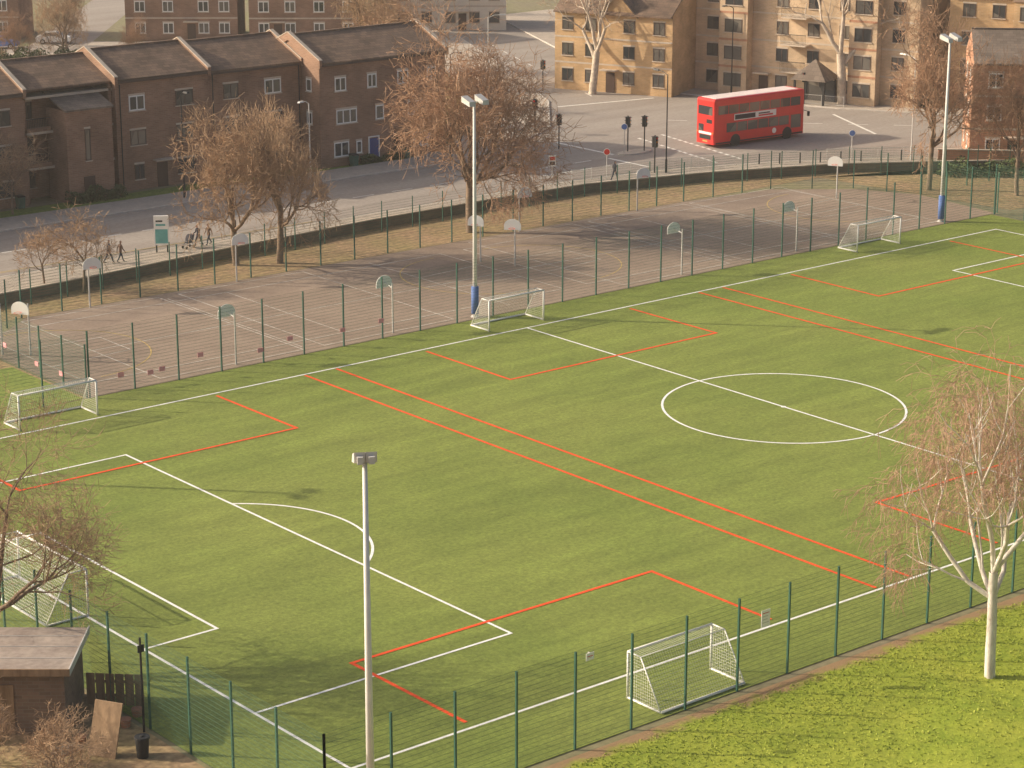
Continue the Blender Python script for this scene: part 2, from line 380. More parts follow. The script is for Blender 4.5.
fence("mesh_fence", [(-51.3, -27.3), (51.3, -27.3)], 4, sp=2.9)
fence("mesh_fence", [(-51.3, -27.3), (-51.3, 27)], 4)
fence("mesh_fence", [(-51.3, 27), (51.8, 27)], 4)
fence("mesh_fence", [(51.6, -27), (51.6, 26.9)], 4)
fence("mesh_fence", [(-30.2, 27.1), (-30.2, 41), (-24.2, 46.4), (36, 46.4), (45.2, 45.5), (50.7, 41.2), (53.2, 36), (52.2, 27.1)], 3.2, vs=.06)
fence("mesh_fence", [(-60, 40.5), (-30.4, 41)], 2.4, vs=.06)
fence("mesh_fence", [(-60, 45.5), (-16, 50), (10, 52.7), (31, 53), (43, 50.2), (55, 45.7), (69, 36), (84, 26)], 2.4, vs=.08, z0=.012, post=.06)
fence("mesh_fence", [(53.3, 36), (62, 36), (80, 24)], 3.2, vs=.06, z0=.012)

# ------------------------------------------------------------------ goals
def goal(name, loc, rz, w=4.9, h=2.05, d0=.75, d1=1.9, r=.055):
    """x along the mouth, +y to the back of the net"""
    e = empty(name, loc, rz); f = MB(); n = MB(); x0, x1 = -w/2, w/2
    for x in (x0, x1):
        f.tube((x, 0, 0), (x, 0, h), r, r, "gwhite", 10); f.tube((x, 0, h), (x, d0, h), .03, .03, "gwhite", 8)
        f.tube((x, d0, h), (x, d1, .05), .03, .03, "gwhite", 8); f.tube((x, 0, .05), (x, d1, .05), .045, .045, "gwhite", 8)
    f.tube((x0, 0, h), (x1, 0, h), r, r, "gwhite", 10); f.tube((x0, d1, .06), (x1, d1, .06), .06, .06, "gwhite", 8); f.tube((x0, d0, h), (x1, d0, h), .02, .02, "gwhite", 6)
    s = .13; t = .011
    for i in range(int(w/s)+1):
        x = x0+i*s; n.ribbon((x, 0, h), (x, d0, h-.03), (1, 0, 0), t, "net"); n.ribbon((x, d0, h-.03), (x, d1-.05, .06), (1, 0, 0), t, "net")
    L_ = math.hypot(d1-d0, h)
    for i in range(int(L_/s)+1):
        q = i*s/L_; y = d0+(d1-d0)*q; z = h*(1-q)+.03; n.ribbon((x0, y, z), (x1, y, z), (0, .5, -.86), t, "net")
    for i in range(int(d0/s)+1): n.ribbon((x0, i*s, h-.02), (x1, i*s, h-.02), (0, 1, 0), t, "net")
    for x in (x0+.01, x1-.01):
        for i in range(1, int(d1/s)+1):
            y = i*s; zt = h if y < d0 else h*(1-(y-d0)/(d1-d0)); n.ribbon((x, y, .05), (x, y, zt), (0, 1, 0), t, "net")
        for i in range(int(h/s)+1):
            z = i*s; n.ribbon((x, 0, z), (x, d1-(d1-d0)*z/h, z), (0, 0, 1), t, "net")
    f.obj("frame", e, True); n.obj("net", e)
goal("football_goal", (-33.9, 23.7, .03), 0)
goal("football_goal", (-.2, 24.0, .03), 0, w=4.6)
goal("football_goal", (35.3, 24.5, .03), 0, w=4.7)
goal("football_goal", (-32.4, -25.0, .03), math.pi, w=4.7, d1=2.0)
goal("football_goal", (32.7, -24.9, .03), math.pi, d1=2.0)
goal("football_goal", (-47.2, .1, .03), R(90), w=6.4, h=2.2, d0=.9, d1=2.1)
goal("football_goal", (47.3, 0, .03), R(-90), w=6.4, h=2.2, d0=.9, d1=2.1)

# ------------------------------------------------------------------ floodlights
def floodlight(loc, rz, two=True, hh=14.3):
    e = empty("floodlight_mast", loc, rz); b = MB()
    b.tube((0, 0, .0), (0, 0, .08), .28, .28, "steel", 16); b.tube((0, 0, .08), (0, 0, hh), .16, .085, "lampw", 14)
    b.tube((-.75 if two else -.25, 0, hh+.03), (.75 if two else .25, 0, hh+.03), .05, .05, "steel", 8)
    b.obj("column", e, True)
    p = MB(); p.tube((0, 0, .25), (0, 0, 2.1), .25, .25, "blue", 16); p.obj("base_padding", e, True)
    h = MB()
    for x in ((-.55, .55) if two else (-.20, .20)):
        q = .26 if two else .19
        h.hexa([(x-q, -.55, hh-.12), (x+q, -.55, hh-.12), (x+q, .30, hh+.1), (x-q, .30, hh+.1), (x-q+.02, -.50, hh+.18), (x+q-.02, -.50, hh+.18), (x+q, .32, hh+.48), (x-q, .32, hh+.48)], "steel")
        h.poly([(x-q+.03, -.52, hh-.125), (x+q-.03, -.52, hh-.125), (x+q-.03, .27, hh+.085), (x-q+.03, .27, hh+.085)], "glass")
        h.box(x-.1, x+.1, .33, .5, hh+.1, hh+.35, "steel")
    h.obj("lamp_heads", e)
floodlight((-.8, 27.6, 0), 0); floodlight((46.2, 27.8, 0), 0); floodlight((-51.1, 26.6, 0), R(20)); floodlight((-50.1, -28.4, 0), R(150), False, 14.15); floodlight((0, -28.2, 0), R(180))

# ------------------------------------------------------------------ basketball hoops
def hoop(loc, rz, dx=0, rnd_board=True):
    e = empty("basketball_hoop", loc, rz); b = MB()
    b.tube((0, 0, 0), (0, 0, 3.3), .06, .05, "steel", 8); b.tube((0, 0, 3.0), (0, -.9, 3.2), .035, .035, "steel", 6); b.obj("post", e)
    k = MB(); c = []
    for i in range(17):
        t = math.pi*i/16; c.append((.62*math.cos(t), 3.15+.5*math.sin(t)))
    c += [(-.62, 2.85), (.62, 2.85)]
    k.poly([(x, -.92, z) for x, z in c], "gwhite"); k.poly([(x, -.89, z) for x, z in c[::-1]], "gwhite")
    for i in range(len(c)):
        a, d = c[i], c[(i+1) % len(c)]; k.poly([(a[0], -.92, a[1]), (a[0], -.89, a[1]), (d[0], -.89, d[1]), (d[0], -.92, d[1])], "gwhite")
    k.obj("backboard", e)
    r = MB()
    for i in range(14):
        t0, t1 = 2*math.pi*i/14, 2*math.pi*(i+1)/14
        r.tube((.23*math.cos(t0), -1.18+.23*math.sin(t0), 3.0), (.23*math.cos(t1), -1.18+.23*math.sin(t1), 3.0), .012, .012, "red", 5)
    r.obj("ring", e)
for u, w, rz in ((-19.3, 46, R(-12)), (-7.6, 46, R(-12)), (9.5, 39.9, R(-60)), (10.6, 37.3, R(-50)), (-7.5, 27.7, R(180)), (-19.5, 27.7, R(180)), (18.1, 27.7, R(180)),
                 (46.6, 39.3, R(-60)), (18.2, 46, R(-12)), (29.8, 27.7, R(180)), (-28.2, 37.7, R(-60)), (-29.5, 38.9, R(-60)), (30.5, 46, R(-12))):
    hoop((u, w, .03), rz)
# pink markers tied on the fence
pm = [(-28, 27), (-25.2, 27), (-22.5, 27), (-18.2, 27), (-16, 27), (-12, 27), (-26, 27), (-9, 27), (-30.2, 33), (-30.2, 37), (-30.2, 30), (-30.2, 39)]
for u, w in pm:
    b = MB(); z = rnd.uniform(.7, 1.5); fy = w == 27
    b.box(-.2, .2, -.09, -.075, z, z+.28, "pink"); b.box(-.03, .03, -.075, .055, z+.1, z+.15, "pink"); place(b.obj("pink_marker_tag"), (u, w, 0), 0 if fy else R(-90))

# ------------------------------------------------------------------ signs on fence
def fsign(loc, rz, w=.6, h=.8, z=1.6, lines=5, name="notice_sign"):
    b = MB(); b.box(-w/2, w/2, -.075, -.06, z, z+h, "gwhite")
    for i in range(lines):
        q = z+h-.12-i*(h-.2)/lines; b.box(-w/2+.06, w/2-.06-(i % 3)*.05, -.079, -.0755, q-.03, q, "redl" if i == 0 else "steel")
    b.box(-.02, .02, -.06, .05, z+.2, z+.3, "steel")
    place(b.obj(name), loc, rz)
fsign((-29.3, -27.3, 0), 0, .5, .75, 2.5, 4); fsign((-38.9, -27.3, 0), 0, .4, .3, 3.6, 2)

# ------------------------------------------------------------------ trees
def tubes_np(segs, sides):
    P0 = np.array([s[0] for s in segs]); P1 = np.array([s[1] for s in segs]); r0 = np.array([s[2] for s in segs]); r1 = np.array([s[3] for s in segs])
    d = P1-P0; ln = np.linalg.norm(d, axis=1, keepdims=True); d = d/np.maximum(ln, 1e-6)
    ref = np.where(np.abs(d[:, 2:3]) > .9, np.array([[1., 0, 0]]), np.array([[0, 0, 1.]]))
    x = np.cross(d, ref); x /= np.maximum(np.linalg.norm(x, axis=1, keepdims=True), 1e-6); y = np.cross(d, x)
    n = len(segs); V = np.zeros((n, 2*sides, 3))
    for i in range(sides):
        t = 2*math.pi*i/sides; o = x*math.cos(t)+y*math.sin(t)
        V[:, i] = P0+o*r0[:, None]; V[:, sides+i] = P1+o*r1[:, None]
    F = []
    base = (np.arange(n)*2*sides)[:, None]
    for i in range(sides):
        j = (i+1) % sides; F.append(base+np.array([[i, j, sides+j, sides+i]]))
    return V.reshape(-1, 3), np.stack(F, 1).reshape(-1, 4)

def tree_mesh(name, h, cw, seed, trunk=.26, tr=.28, lev=6, kids=(4, 3, 3, 3, 3, 2), ang=38, up=.12, droop=0, mats=("bark", "twig"), minr=.014, shrink=.74, wig=.16, blev=3):
    rg = random.Random(seed); segs = []
    def rv(): return Vector((rg.gauss(0, 1), rg.gauss(0, 1), rg.gauss(0, 1)))
    def grow(p, d, L_, r, l):
        ns = 4 if l == 0 else 3 if l < 4 else 2
        r1 = r*.72 if l else r*.8
        pts = []
        for i in range(ns):
            tro = up if l < lev-2 else -droop
            d = (d+rv()*wig*(.3 if l == 0 else 1)+Vector((0, 0, tro))).normalized()
            q = p+d*L_/ns; a = r+(r1-r)*i/ns; c = r+(r1-r)*(i+1)/ns
            segs.append([p, q, a, c, l]); pts.append((q, d)); p = q
        if l >= lev: return
        k = kids[min(l, len(kids)-1)]
        for i in range(k):
            if l == 0: q, dd = pts[-1] if i < 3 else pts[-2]
            elif i < 2: q, dd = pts[-1]
            else: q, dd = pts[rg.randrange(0, ns)]
            an = R(ang)*rg.uniform(.55, 1.35); az = (i+rg.uniform(-.35, .35))/k*2*math.pi
            if l == 0 and i == 0 and k > 3: an *= .3
            if l == 0 and i >= 3: an = R(ang)*1.4
            x = dd.orthogonal().normalized(); y = dd.cross(x)
            nd = dd*math.cos(an)+(x*math.cos(az)+y*math.sin(az))*math.sin(an)
            grow(q, nd.normalized(), L_*shrink*rg.uniform(.75, 1.15)*(1.1 if l == 0 else 1), max(minr, r1*(.62 if k > 2 else .7)), l+1)
    grow(Vector((0, 0, 0)), Vector((0, 0, 1)), trunk, tr, 0)
    P = np.array([list(s[1]) for s in segs]); P0 = np.array([list(s[0]) for s in segs])
    top = np.percentile(P[:, 2], 99.7); sz = h/top
    cx = np.median(P[P[:, 2] > top*.5], axis=0); rad = np.percentile(np.hypot(P[:, 0]-cx[0], P[:, 1]-cx[1]), 96); sx = cw/2/rad
    def warp(Q):
        Q = Q.copy(); hfrac = np.clip(Q[:, 2]/top, 0, 1)[:, None]; Q[:, :2] -= cx[:2]*np.minimum(1, hfrac*1.2)*.8
        Q[:, :2] *= sx; Q[:, 2] *= sz; return Q
    P1 = warp(P); P0 = warp(P0)
    me = bpy.data.meshes.new(name); AV = []; AF = []; AM = []; off = 0
    for lo, hi, sd, m_ in ((0, 1, 9, 0), (2, blev, 5, 0), (blev+1, 99, 3, 1)):
        ix = [i for i, s in enumerate(segs) if lo <= s[4] <= hi]
        if not ix: continue
        V, F = tubes_np([(P0[i], P1[i], segs[i][2], segs[i][3]) for i in ix], sd)
        AV.append(V); AF.append(F+off); off += len(V); AM += [m_]*len(F)
    V = np.concatenate(AV); F = np.concatenate(AF)
    me.vertices.add(len(V)); me.vertices.foreach_set("co", V.ravel()); me.loops.add(F.size); me.loops.foreach_set("vertex_index", F.ravel())
    me.polygons.add(len(F)); me.polygons.foreach_set("loop_start", np.arange(len(F))*4); me.polygons.foreach_set("loop_total", np.full(len(F), 4))
    me.materials.append(M[mats[0]]); me.materials.append(M[mats[1]]); me.polygons.foreach_set("material_index", AM)
    me.update(calc_edges=True); me.validate(); return me
def tree(name, me, loc, rz=0, s=1):
    o = bpy.data.objects.new(name, me); scene.collection.objects.link(o); o.location = loc; o.rotation_euler = (0, 0, rz); o.scale = (s, s, s); return o
K7 = (6, 4, 4, 4, 4, 3)
t1 = tree_mesh("bare_tree_a", 11.6, 10.2, 3, trunk=.30, tr=.26, lev=6, kids=K7, ang=42, droop=0, minr=.016, up=.13)
t2 = tree_mesh("bare_tree_b", 11.8, 10.2, 5, trunk=.30, tr=.26, lev=6, kids=K7, ang=42, droop=0, minr=.016, up=.13)
t3 = tree_mesh("bare_tree_c", 17.6, 14.8, 8, trunk=.24, tr=.34, lev=6, kids=(7, 5, 4, 4, 4, 4), ang=44, mats=("bark", "twig2"), minr=.019, shrink=.78, droop=.04)
t4 = tree_mesh("plane_tree", 17, 14, 11, trunk=.3, tr=.5, lev=6, kids=(4, 3, 3, 3, 3, 3), ang=38, mats=("plane", "twig"), blev=4)
t5 = tree_mesh("bare_tree_d", 13, 9.5, 14, trunk=.22, tr=.2, lev=6, kids=K7, ang=40, mats=("bark", "twig2"), minr=.016)
t6 = tree_mesh("birch_tree", 14.4, 12, 21, trunk=.15, tr=.23, lev=6, kids=(6, 4, 4, 4, 4, 4), ang=42, up=.13, droop=.4, mats=("birch", "birchtwig"), minr=.009, wig=.13)
t7 = tree_mesh("bare_tree_e", 11.8, 10.5, 24, trunk=.2, tr=.2, lev=6, kids=K7, ang=44, minr=.010, mats=("bark", "twig"))
t8 = tree_mesh("small_bare_tree", 5.5, 4.8, 31, trunk=.18, tr=.09, lev=5, kids=(5, 4, 4, 4, 3), ang=44)
tree("bare_tree", t1, (-4.8, 50.4, 0)); tree("bare_tree", t2, (-2.0, 48.9, 0), 1)
tree("bare_tree", t3, (15.2, 48.3, 0))
tree("plane_tree", t4, (82.0, 71.5, 0)); tree("plane_tree", t4, (67, 93, 0), 2.2, .85)
tree("bare_tree", t5, (55.2, 36.8, 0), 0, 1.22); tree("bare_tree", t5, (59.0, 30.6, 0), 1.6, .95)
tree("silver_birch", t6, (-21.7, -33, .05), R(150))
tree("bare_tree", t7, (-53.3, -6.0, 0))
tree("small_bare_tree", t8, (-17.5, 50.0, 0), 0, 1.1); tree("small_bare_tree", t8, (-13, 75.8, 0), 2, 1.1); tree("small_bare_tree", t8, (-19, 52.8, 0), 3, .9); tree("small_bare_tree", t8, (-9, 76.5, 0), 4, 1.2)
tree("bare_shrub", t8, (-58.5, -15.5, 0), 1, .75); tree("bare_shrub", t8, (-57.5, -19.5, 0), 2.4, .7); tree("bare_shrub", t8, (-60, -12, 0), .4, 1.0); tree("bare_shrub", t8, (-56.4, -17.2, 0), 3.4, .6)
for u, w, s, r in ((60, 120, .85, 0), (95, 125, 1, 1), (44, 100, .8, 2), (104, 112, .9, 3), (40, 90, .6, 4), (20, 150, .6, 1), (88, 165, 1, 2), (98, 100, 1, 5), (52, 112, .8, 7), (40, 140, .45, 4), (30, 150, .5, 6), (41, 158, .55, 3), (34, 146, .5, 9)):
    tree("bare_tree", t2 if r % 2 else t5, (u, w, 0), r, s*(1.3 if r % 2 else 1))

# hedges: many small leaf faces over an uneven core
def hedge(name, loc, L_, D_, H_, rz=0, seed=1, n=2500):
    rg = random.Random(seed); b = MB()
    for i in range(n):
        x = rg.uniform(-L_/2, L_/2); y = rg.uniform(-D_/2, D_/2); z = rg.uniform(.02, 1)*H_*(.75+.3*math.sin(x*2.1+seed)*math.cos(x*.7))
        s = .13; a = Vector((rg.gauss(0, 1), rg.gauss(0, 1), rg.gauss(0, 1))).normalized()*s; c = a.orthogonal().normalized()*s
        p = Vector((x, y, z)); b.poly([p-a, p-c*.6, p+a, p+c*.6], "hedge")
    place(b.obj(name), loc, rz)
hedge("hedge", (-1, 77.2, 0), 5, 1.4, 1.4, 0, 2); hedge("hedge", (27, 76.2, 0), 4, .8, .9, 0, 4, 1200)
hedge("hedge", (80.3, 84, .1), 12, 1.2, 1.5, R(-72), 5); hedge("hedge", (85.5, 69, .1), 12, 1.2, 1.5, R(-65), 6)
hedge("hedge", (43, 90, 0), 14, 2, 2, R(52), 8, 5000); hedge("hedge", (66, 36, 0), 14, 2, 1.6, R(-40), 9)
hedge("hedge", (30, 150, 0), 14, 3, 2.2, R(-39), 12, 5000)

# ------------------------------------------------------------------ buildings
def win(g, f, x, z, y, w, h, fk="bframe", side='front', mull=1):
    """window on a front (-y) or left (-x) wall; x = centre along wall, z = sill height, y = wall plane"""
    def bx(a0, a1, d0, d1, z0, z1, k, B):
        if side == 'front': B.box(a0, a1, y-d1, y-d0, z0, z1, k)
        else: B.box(y-d1, y-d0, a0, a1, z0, z1, k)
    x0, x1 = x-w/2, x+w/2; t = .07 if fk != "frame" else .10
    bx(x0+t, x1-t, -.05, .012, z+t, z+h-t, "glass", g)
    bx(x0, x1, -.05, .05, z, z+t, fk, f); bx(x0, x1, -.05, .05, z+h-t, z+h, fk, f)
    bx(x0, x0+t, -.05, .048, z+t, z+h-t, fk, f); bx(x1-t, x1, -.05, .048, z+t, z+h-t, fk, f)
    for i in range(mull):
        q = x0+w*(i+1)/(mull+1); bx(q-t/2, q+t/2, -.05, .045, z+t, z+h-t, fk, f)
    bx(x0-.08, x1+.08, -.05, .11, z-.09, z-.003, "coping", f)
    bx(x0-.05, x1+.05, -.05, .022, z+h+.003, z+h+.17, "coping", f)

def gable(roofB, wallB, x0, x1, y0, y1, ze, zr, rk, wk, par=True, ov=.25):
    ym = (y0+y1)/2; sl = (zr-ze)/(ym-y0); t = .14
    for s in (0, 1):
        if s == 0: A = (y0-ov, ze-sl*ov); B = (ym, zr)
        else: A = (y1+ov, ze-sl*ov); B = (ym, zr)
        p = [(x0, A[0], A[1]), (x1, A[0], A[1]), (x1, B[0], B[1]), (x0, B[0], B[1])]
        if s: p = p[::-1]
        q = [(a, c, d+t) for a, c, d in p]; roofB.hexa(p+q, rk)
    for x in (x0, x1-.2):
        n = len(wallB.v); wallB.v += [(x, y0, ze), (x, y1, ze), (x, ym, zr), (x+.2, y0, ze), (x+.2, y1, ze), (x+.2, ym, zr)]
        mi = wallB.mi(wk)
        for f_ in ((0, 2, 1), (3, 4, 5), (0, 1, 4, 3), (1, 2, 5, 4), (2, 0, 3, 5)): wallB.f.append(tuple(n+i for i in f_)); wallB.m.append(mi)
    if par:
        for x in (x0-.15, x1-.13):
            for (ya, za, yb, zb) in ((y0-.3, ze-sl*.3, ym, zr), (ym, zr, y1+.3, ze-sl*.3)):
                p = [(x, ya, za-.3), (x+.28, ya, za-.3), (x+.28, yb, zb-.3), (x, yb, zb-.3)]; q = [(a, c, d+.68) for a, c, d in p]
                wallB.hexa(p+q, wk); p2 = [(a-.04 if i in (0, 3) else a+.04, c, d+.385+.3) for i, (a, c, d) in enumerate(p)]; q2 = [(a, c, d+.07) for a, c, d in p2]
                wallB.hexa(p2+q2, "coping")
    roofB.box(x0, x1, ym-.12, ym+.12, zr+.1, zr+.24, rk)

def chimney(wB, x, y, z, wk="brown_brick"):
    wB.box(x-.5, x+.5, y-.35, y+.35, z, z+1.5, wk); wB.box(x-.57, x+.57, y-.42, y+.42, z+1.503, z+1.62, "coping")
    for q in (-.25, .25): wB.tube((x+q, y, z+1.62), (x+q, y, z+2.0), .11, .09, "red_brick", 8)

# --- brown brick terrace, x=u, y=w
e = empty("brick_terrace", (0, 0, 0)); wB, rB, gB, fB, dB = MB(), MB(), MB(), MB(), MB()
bk = "brown_brick"
secs = [(-40, -22.6, 79.2, 9.2), (-22.6, -6.2, 79.0, 9.2), (2.2, 11.2, 79.0, 9.4), (11.2, 21.0, 79.4, 9.2), (21.0, 34.8, 76.6, 9.3)]
for i, (x0, x1, y0, ze) in enumerate(secs):
    wB.box(x0+.003, x1-.003, y0, y0+9, 0, ze, bk); gable(rB, wB, x0, x1, y0, y0+9, ze, ze+1.9, "tiles", bk)
    wB.box(x0+.2, x1-.2, y0-.30, y0-.02, ze-.28, ze-.12, "bframe")
# recessed balcony bay
wB.box(-6.2, 2.2, 81.4, 88, 0, 9.2, bk); gable(rB, wB, -6.2, 2.2, 79.6, 88.2, 9.3, 11.0, "tiles", bk, par=False)
for z in (2.9, 5.8, 8.7):
    wB.box(-6.18, 2.18, 79.5, 81.4, z-.2, z, "coping")
    if z < 8:
        wB.box(-6.1, -3.6, 79.5, 79.6, z+.003, z+.35, "brown_brick")
        for i in range(16): fB.box(-6.1+i*.15, -6.08+i*.15, 79.53, 79.55, z+.35, z+1.05, "dark")
        fB.box(-6.1, -3.6, 79.52, 79.56, z+1.05, z+1.1, "dark")
for z in (.9, 3.7, 6.6): win(gB, fB, -4.9, z, 81.4, 1.3, 1.4)
for x in (-5.9, 2.0): wB.box(x-.12, x+.12, 79.5, 79.75, 0, 9.1, bk)
# stair tower with lean-to top
wB.box(-3.4, .8, 77.3, 80.6, 0, 7.6, bk)
rB.hexa([(-3.55, 77.1, 7.55), (.95, 77.1, 7.55), (.95, 80.7, 8.7), (-3.55, 80.7, 8.7), (-3.55, 77.1, 7.7), (.95, 77.1, 7.7), (.95, 80.7, 8.85), (-3.55, 80.7, 8.85)], "slate")
win(gB, fB, -1.5, 3.4, 77.3, .5, 2.6, mull=0); dB.box(-2, -1, 77.24, 77.3, 0.01, 2.1, "ddoor")
for z in (.9, 3.8, 6.7):
    for x in (-20.5, -16.5, -12, -8.2): win(gB, fB, x, z, 79.0, 1.5, 1.25)
    for x in (-36, -31, -26): win(gB, fB, x, z, 79.2, 1.5, 1.25)
    win(gB, fB, 4.2, z, 79.0, .9 if z < 3 else 1.5, 1.25, "frame" if z > 5 else "bframe"); win(gB, fB, 8.8, z, 79.0, 1.7, 1.25)
    win(gB, fB, 13.7, z, 79.4, 1.5, 1.25); win(gB, fB, 18.0, z, 79.4, 1.7, 1.25, "frame" if z > 5 else "bframe")
dB.box(5.9, 6.9, 78.94, 79.0, .01, 2.1, "ddoor"); dB.box(15.3, 16.3, 79.34, 79.4, .01, 2.1, "ddoor"); wB.box(5.5, 7.3, 78.3, 79.0, 2.3, 2.42, "coping")
for x, w_ in ((23.2, 1.2), (26.6, 1.0), (30.0, 1.2), (33.2, 1.0)): win(gB, fB, x, 6.7, 76.6, w_, 1.2, "frame")
for x, w_ in ((23.8, 2.2), (27.4, .9), (31.6, 2.2)): win(gB, fB, x, 3.8, 76.6, w_, 1.25, "frame", mull=2 if w_ > 2 else 0)
win(gB, fB, 23.2, .9, 76.6, 1.6, 1.3, "frame"); win(gB, fB, 31.9, .9, 76.6, 1.6, 1.3, "frame"); win(gB, fB, 25.1, 1.0, 76.6, .6, 1.1, "frame", mull=0)
dB.box(26.2, 27.2, 76.53, 76.6, .12, 2.15, "door"); fB.box(26.1, 26.197, 76.52, 76.6, .12, 2.25, "frame"); fB.box(27.203, 27.3, 76.52, 76.6, .12, 2.25, "frame"); fB.box(26.1, 27.3, 76.52, 76.6, 2.253, 2.35, "frame")
dB.box(28.8, 29.8, 76.53, 76.6, .12, 2.15, "ddoor")
for z in (3.8, 6.7): win(gB, fB, 78.2, z, 21.0, .8, 1.1, "frame", 'left', 0)
for x in (-9.5, 2.6, 11.6, 20.7, 30.8): fB.tube((x, 78.93 if x < 19 else 79.3 if x < 21 else 76.5, .1), (x, 78.93 if x < 19 else 79.3 if x < 21 else 76.5, 9), .05, .05, "dark", 6)
chimney(wB, -14, 83.5, 10.6)
for B, n in ((wB, "walls"), (rB, "roof"), (gB, "window_panes"), (fB, "window_frames"), (dB, "doors")): B.obj(n, e)

def house(name, org, ang, L_, D_, st, fh, wk, rk, cols, roof='gable', bays=(), fk="frame", rh=2.6, gk=None, balc=(), doors=(), wW=1.3, gables=(), left=True):
    e = empty(name, (*org, 0), ang); w, r, g, f, d = MB(), MB(), MB(), MB(), MB(); ze = st*fh+.3
    if gk: w.box(-.03, L_+.03, -.03, D_, 0, fh*.95, gk); w.box(0, L_, 0, D_, fh*.95+.003, ze, wk)
    else: w.box(0, L_, 0, D_, 0, ze, wk)
    if roof == 'gable': gable(r, w, 0, L_, 0, D_, ze, ze+rh, rk, wk, par=False, ov=.45)
    elif roof == 'hip':
        o = .5; m_ = D_/2; A = [(-o, -o, ze), (L_+o, -o, ze), (L_+o, D_+o, ze), (-o, D_+o, ze)]; P, Q = (m_, m_, ze+rh), (L_-m_, m_, ze+rh)
        r.poly([A[0], A[1], Q, P], rk); r.poly([A[1], A[2], Q], rk); r.poly([A[2], A[3], P, Q], rk); r.poly([A[3], A[0], P], rk); r.poly([A[3], A[2], A[1], A[0]], rk)
    else: r.box(-.2, L_+.2, -.2, D_+.2, ze+.003, ze+.3, "coping")
    w.box(.0, L_, -.12, -.002, ze-.22, ze-.06, fk)
    for (x0, x1, pr) in bays:
        w.box(x0, x1, -pr, -.035, 0, ze-.3, wk)
        n = len(r.v); r.hexa([(x0-.15, -pr-.15, ze-.297), (x1+.15, -pr-.15, ze-.297), (x1+.15, 0, ze-.297), (x0-.15, 0, ze-.297), (x0+.3, -pr+.5, ze+.6), (x1-.3, -pr+.5, ze+.6), (x1-.3, .3, ze+.6), (x0+.3, .3, ze+.6)], rk)
        for s_ in range(st):
            win(g, f, (x0+x1)/2, s_*fh+.95, -pr, (x1-x0)*.62, 1.35, fk)
            win(g, f, -pr/2, s_*fh+.95, x0, pr*.6, 1.35, fk, 'left', 0)
            if s_: w.box(x0-.03, x1+.03, -pr-.03, -pr-.003, s_*fh+.08, s_*fh+.3, "red_brick")
    for (x0, x1, hh) in gables:      # small front gables above the eave
        xm = (x0+x1)/2; nn = len(w.v); w.v += [(x0, -.06, ze-.3), (x1, -.06, ze-.3), (xm, -.06, ze+hh), (x0, 3, ze-.3), (x1, 3, ze-.3), (xm, 3, ze+hh)]
        mi = w.mi(wk)
        for f_ in ((0, 1, 2), (5, 4, 3)): w.f.append(tuple(nn+i for i in f_)); w.m.append(mi)
        for sx, ex in ((x0-.25, xm), (x1+.25, xm)):
            p = [(sx, -.35, ze-.42), (ex, -.35, ze+hh+.05), (ex, 3.4, ze+hh+.05), (sx, 3.4, ze-.42)]; r.hexa(p+[(a, c, q+.14) for a, c, q in p], rk)
    for s_ in range(1, st): w.box(0, L_, -.022, -.002, s_*fh+.12, s_*fh+.3, "coping") if not gk else None
    for x in cols:
        if any(x0-.6 < x < x1+.6 for x0, x1, _ in bays): continue
        for s_ in range(st):
            if s_ == 0 and any(abs(x-q) < 1.2 for q in doors): continue
            yy = 0 if not (gk and s_ == 0) else -.03
            win(g, f, x, s_*fh+.95, yy, wW, 1.3, fk)
    for x in doors: d.box(x-.5, x+.5, -.09, -.032, .02, 2.1, "ddoor"); w.box(x-.9, x+.9, -.9, -.035, 2.35, 2.47, "coping")
    for x in balc:
        for s_ in range(1, st):
            z = s_*fh+.1; w.box(x-1.4, x+1.4, -1.3, -.04, z-.15, z, "coping")
            for i in range(20): f.box(x-1.4+i*.145, x-1.38+i*.145, -1.29, -1.27, z, z+1, "dark")
            f.box(x-1.4, x+1.4, -1.3, -1.26, z+1, z+1.06, "dark")
    if left:
        for y in (D_*.3, D_*.7):
            for s_ in range(st): win(g, f, y, s_*fh+.95, 0 if not (gk and s_ == 0) else -.03, 1.0, 1.2, fk, 'left')
    for B, n in ((w, "walls"), (r, "roof"), (g, "window_panes"), (f, "window_frames"), (d, "doors")):
        if B.f: B.obj(n, e)
    return e
a1 = math.atan2(-.92, .40)
house("tan_brick_house", (66.5, 98.5), a1, 13.5, 9, 3, 2.7, "tan_brick", "tiles", (1.5, 4.2, 8.6, 12), fk="bframe", gables=((5.2, 9.4, 2.0),), doors=(6.5,))
a2 = math.atan2(-23, 8)
house("block_of_flats", (77.5, 88.5), a2, 25, 11, 4, 2.8, "sand_brick", "tiles", (2, 5.4, 10, 13.5, 17, 22.8), roof='hip', bays=((3.4, 6.6, 1.3), (18.0, 21.0, 1.3)), fk="bframe", gk=None, balc=(11.8,), doors=(8, 15.5), rh=3.5)
house("block_of_flats", (88.5, 63.5), R(-66), 20, 10, 4, 2.8, "tan_brick", "tiles", (2, 5, 8.5, 12, 15, 18), roof='hip', bays=((6.8, 10, 1.2),), fk="bframe", gk="red_brick", doors=(4,), rh=3.5)
house("red_brick_house", (67.2, 42.6), R(-46), 16, 9, 3, 2.9, "red_brick", "slate", (2, 5.5, 9, 13), fk="frame", doors=(3.8,), rh=2.2)
ra = math.atan2(-.63, .78)
house("brown_brick_house", rp(0, 0), ra, 13.6, 9, 3, 2.6, "brown_brick", "tiles", (1.8, 5.2, 9.5, 12), fk="frame", gables=((3.5, 7, 1.8),), doors=(8,), rh=2.2)
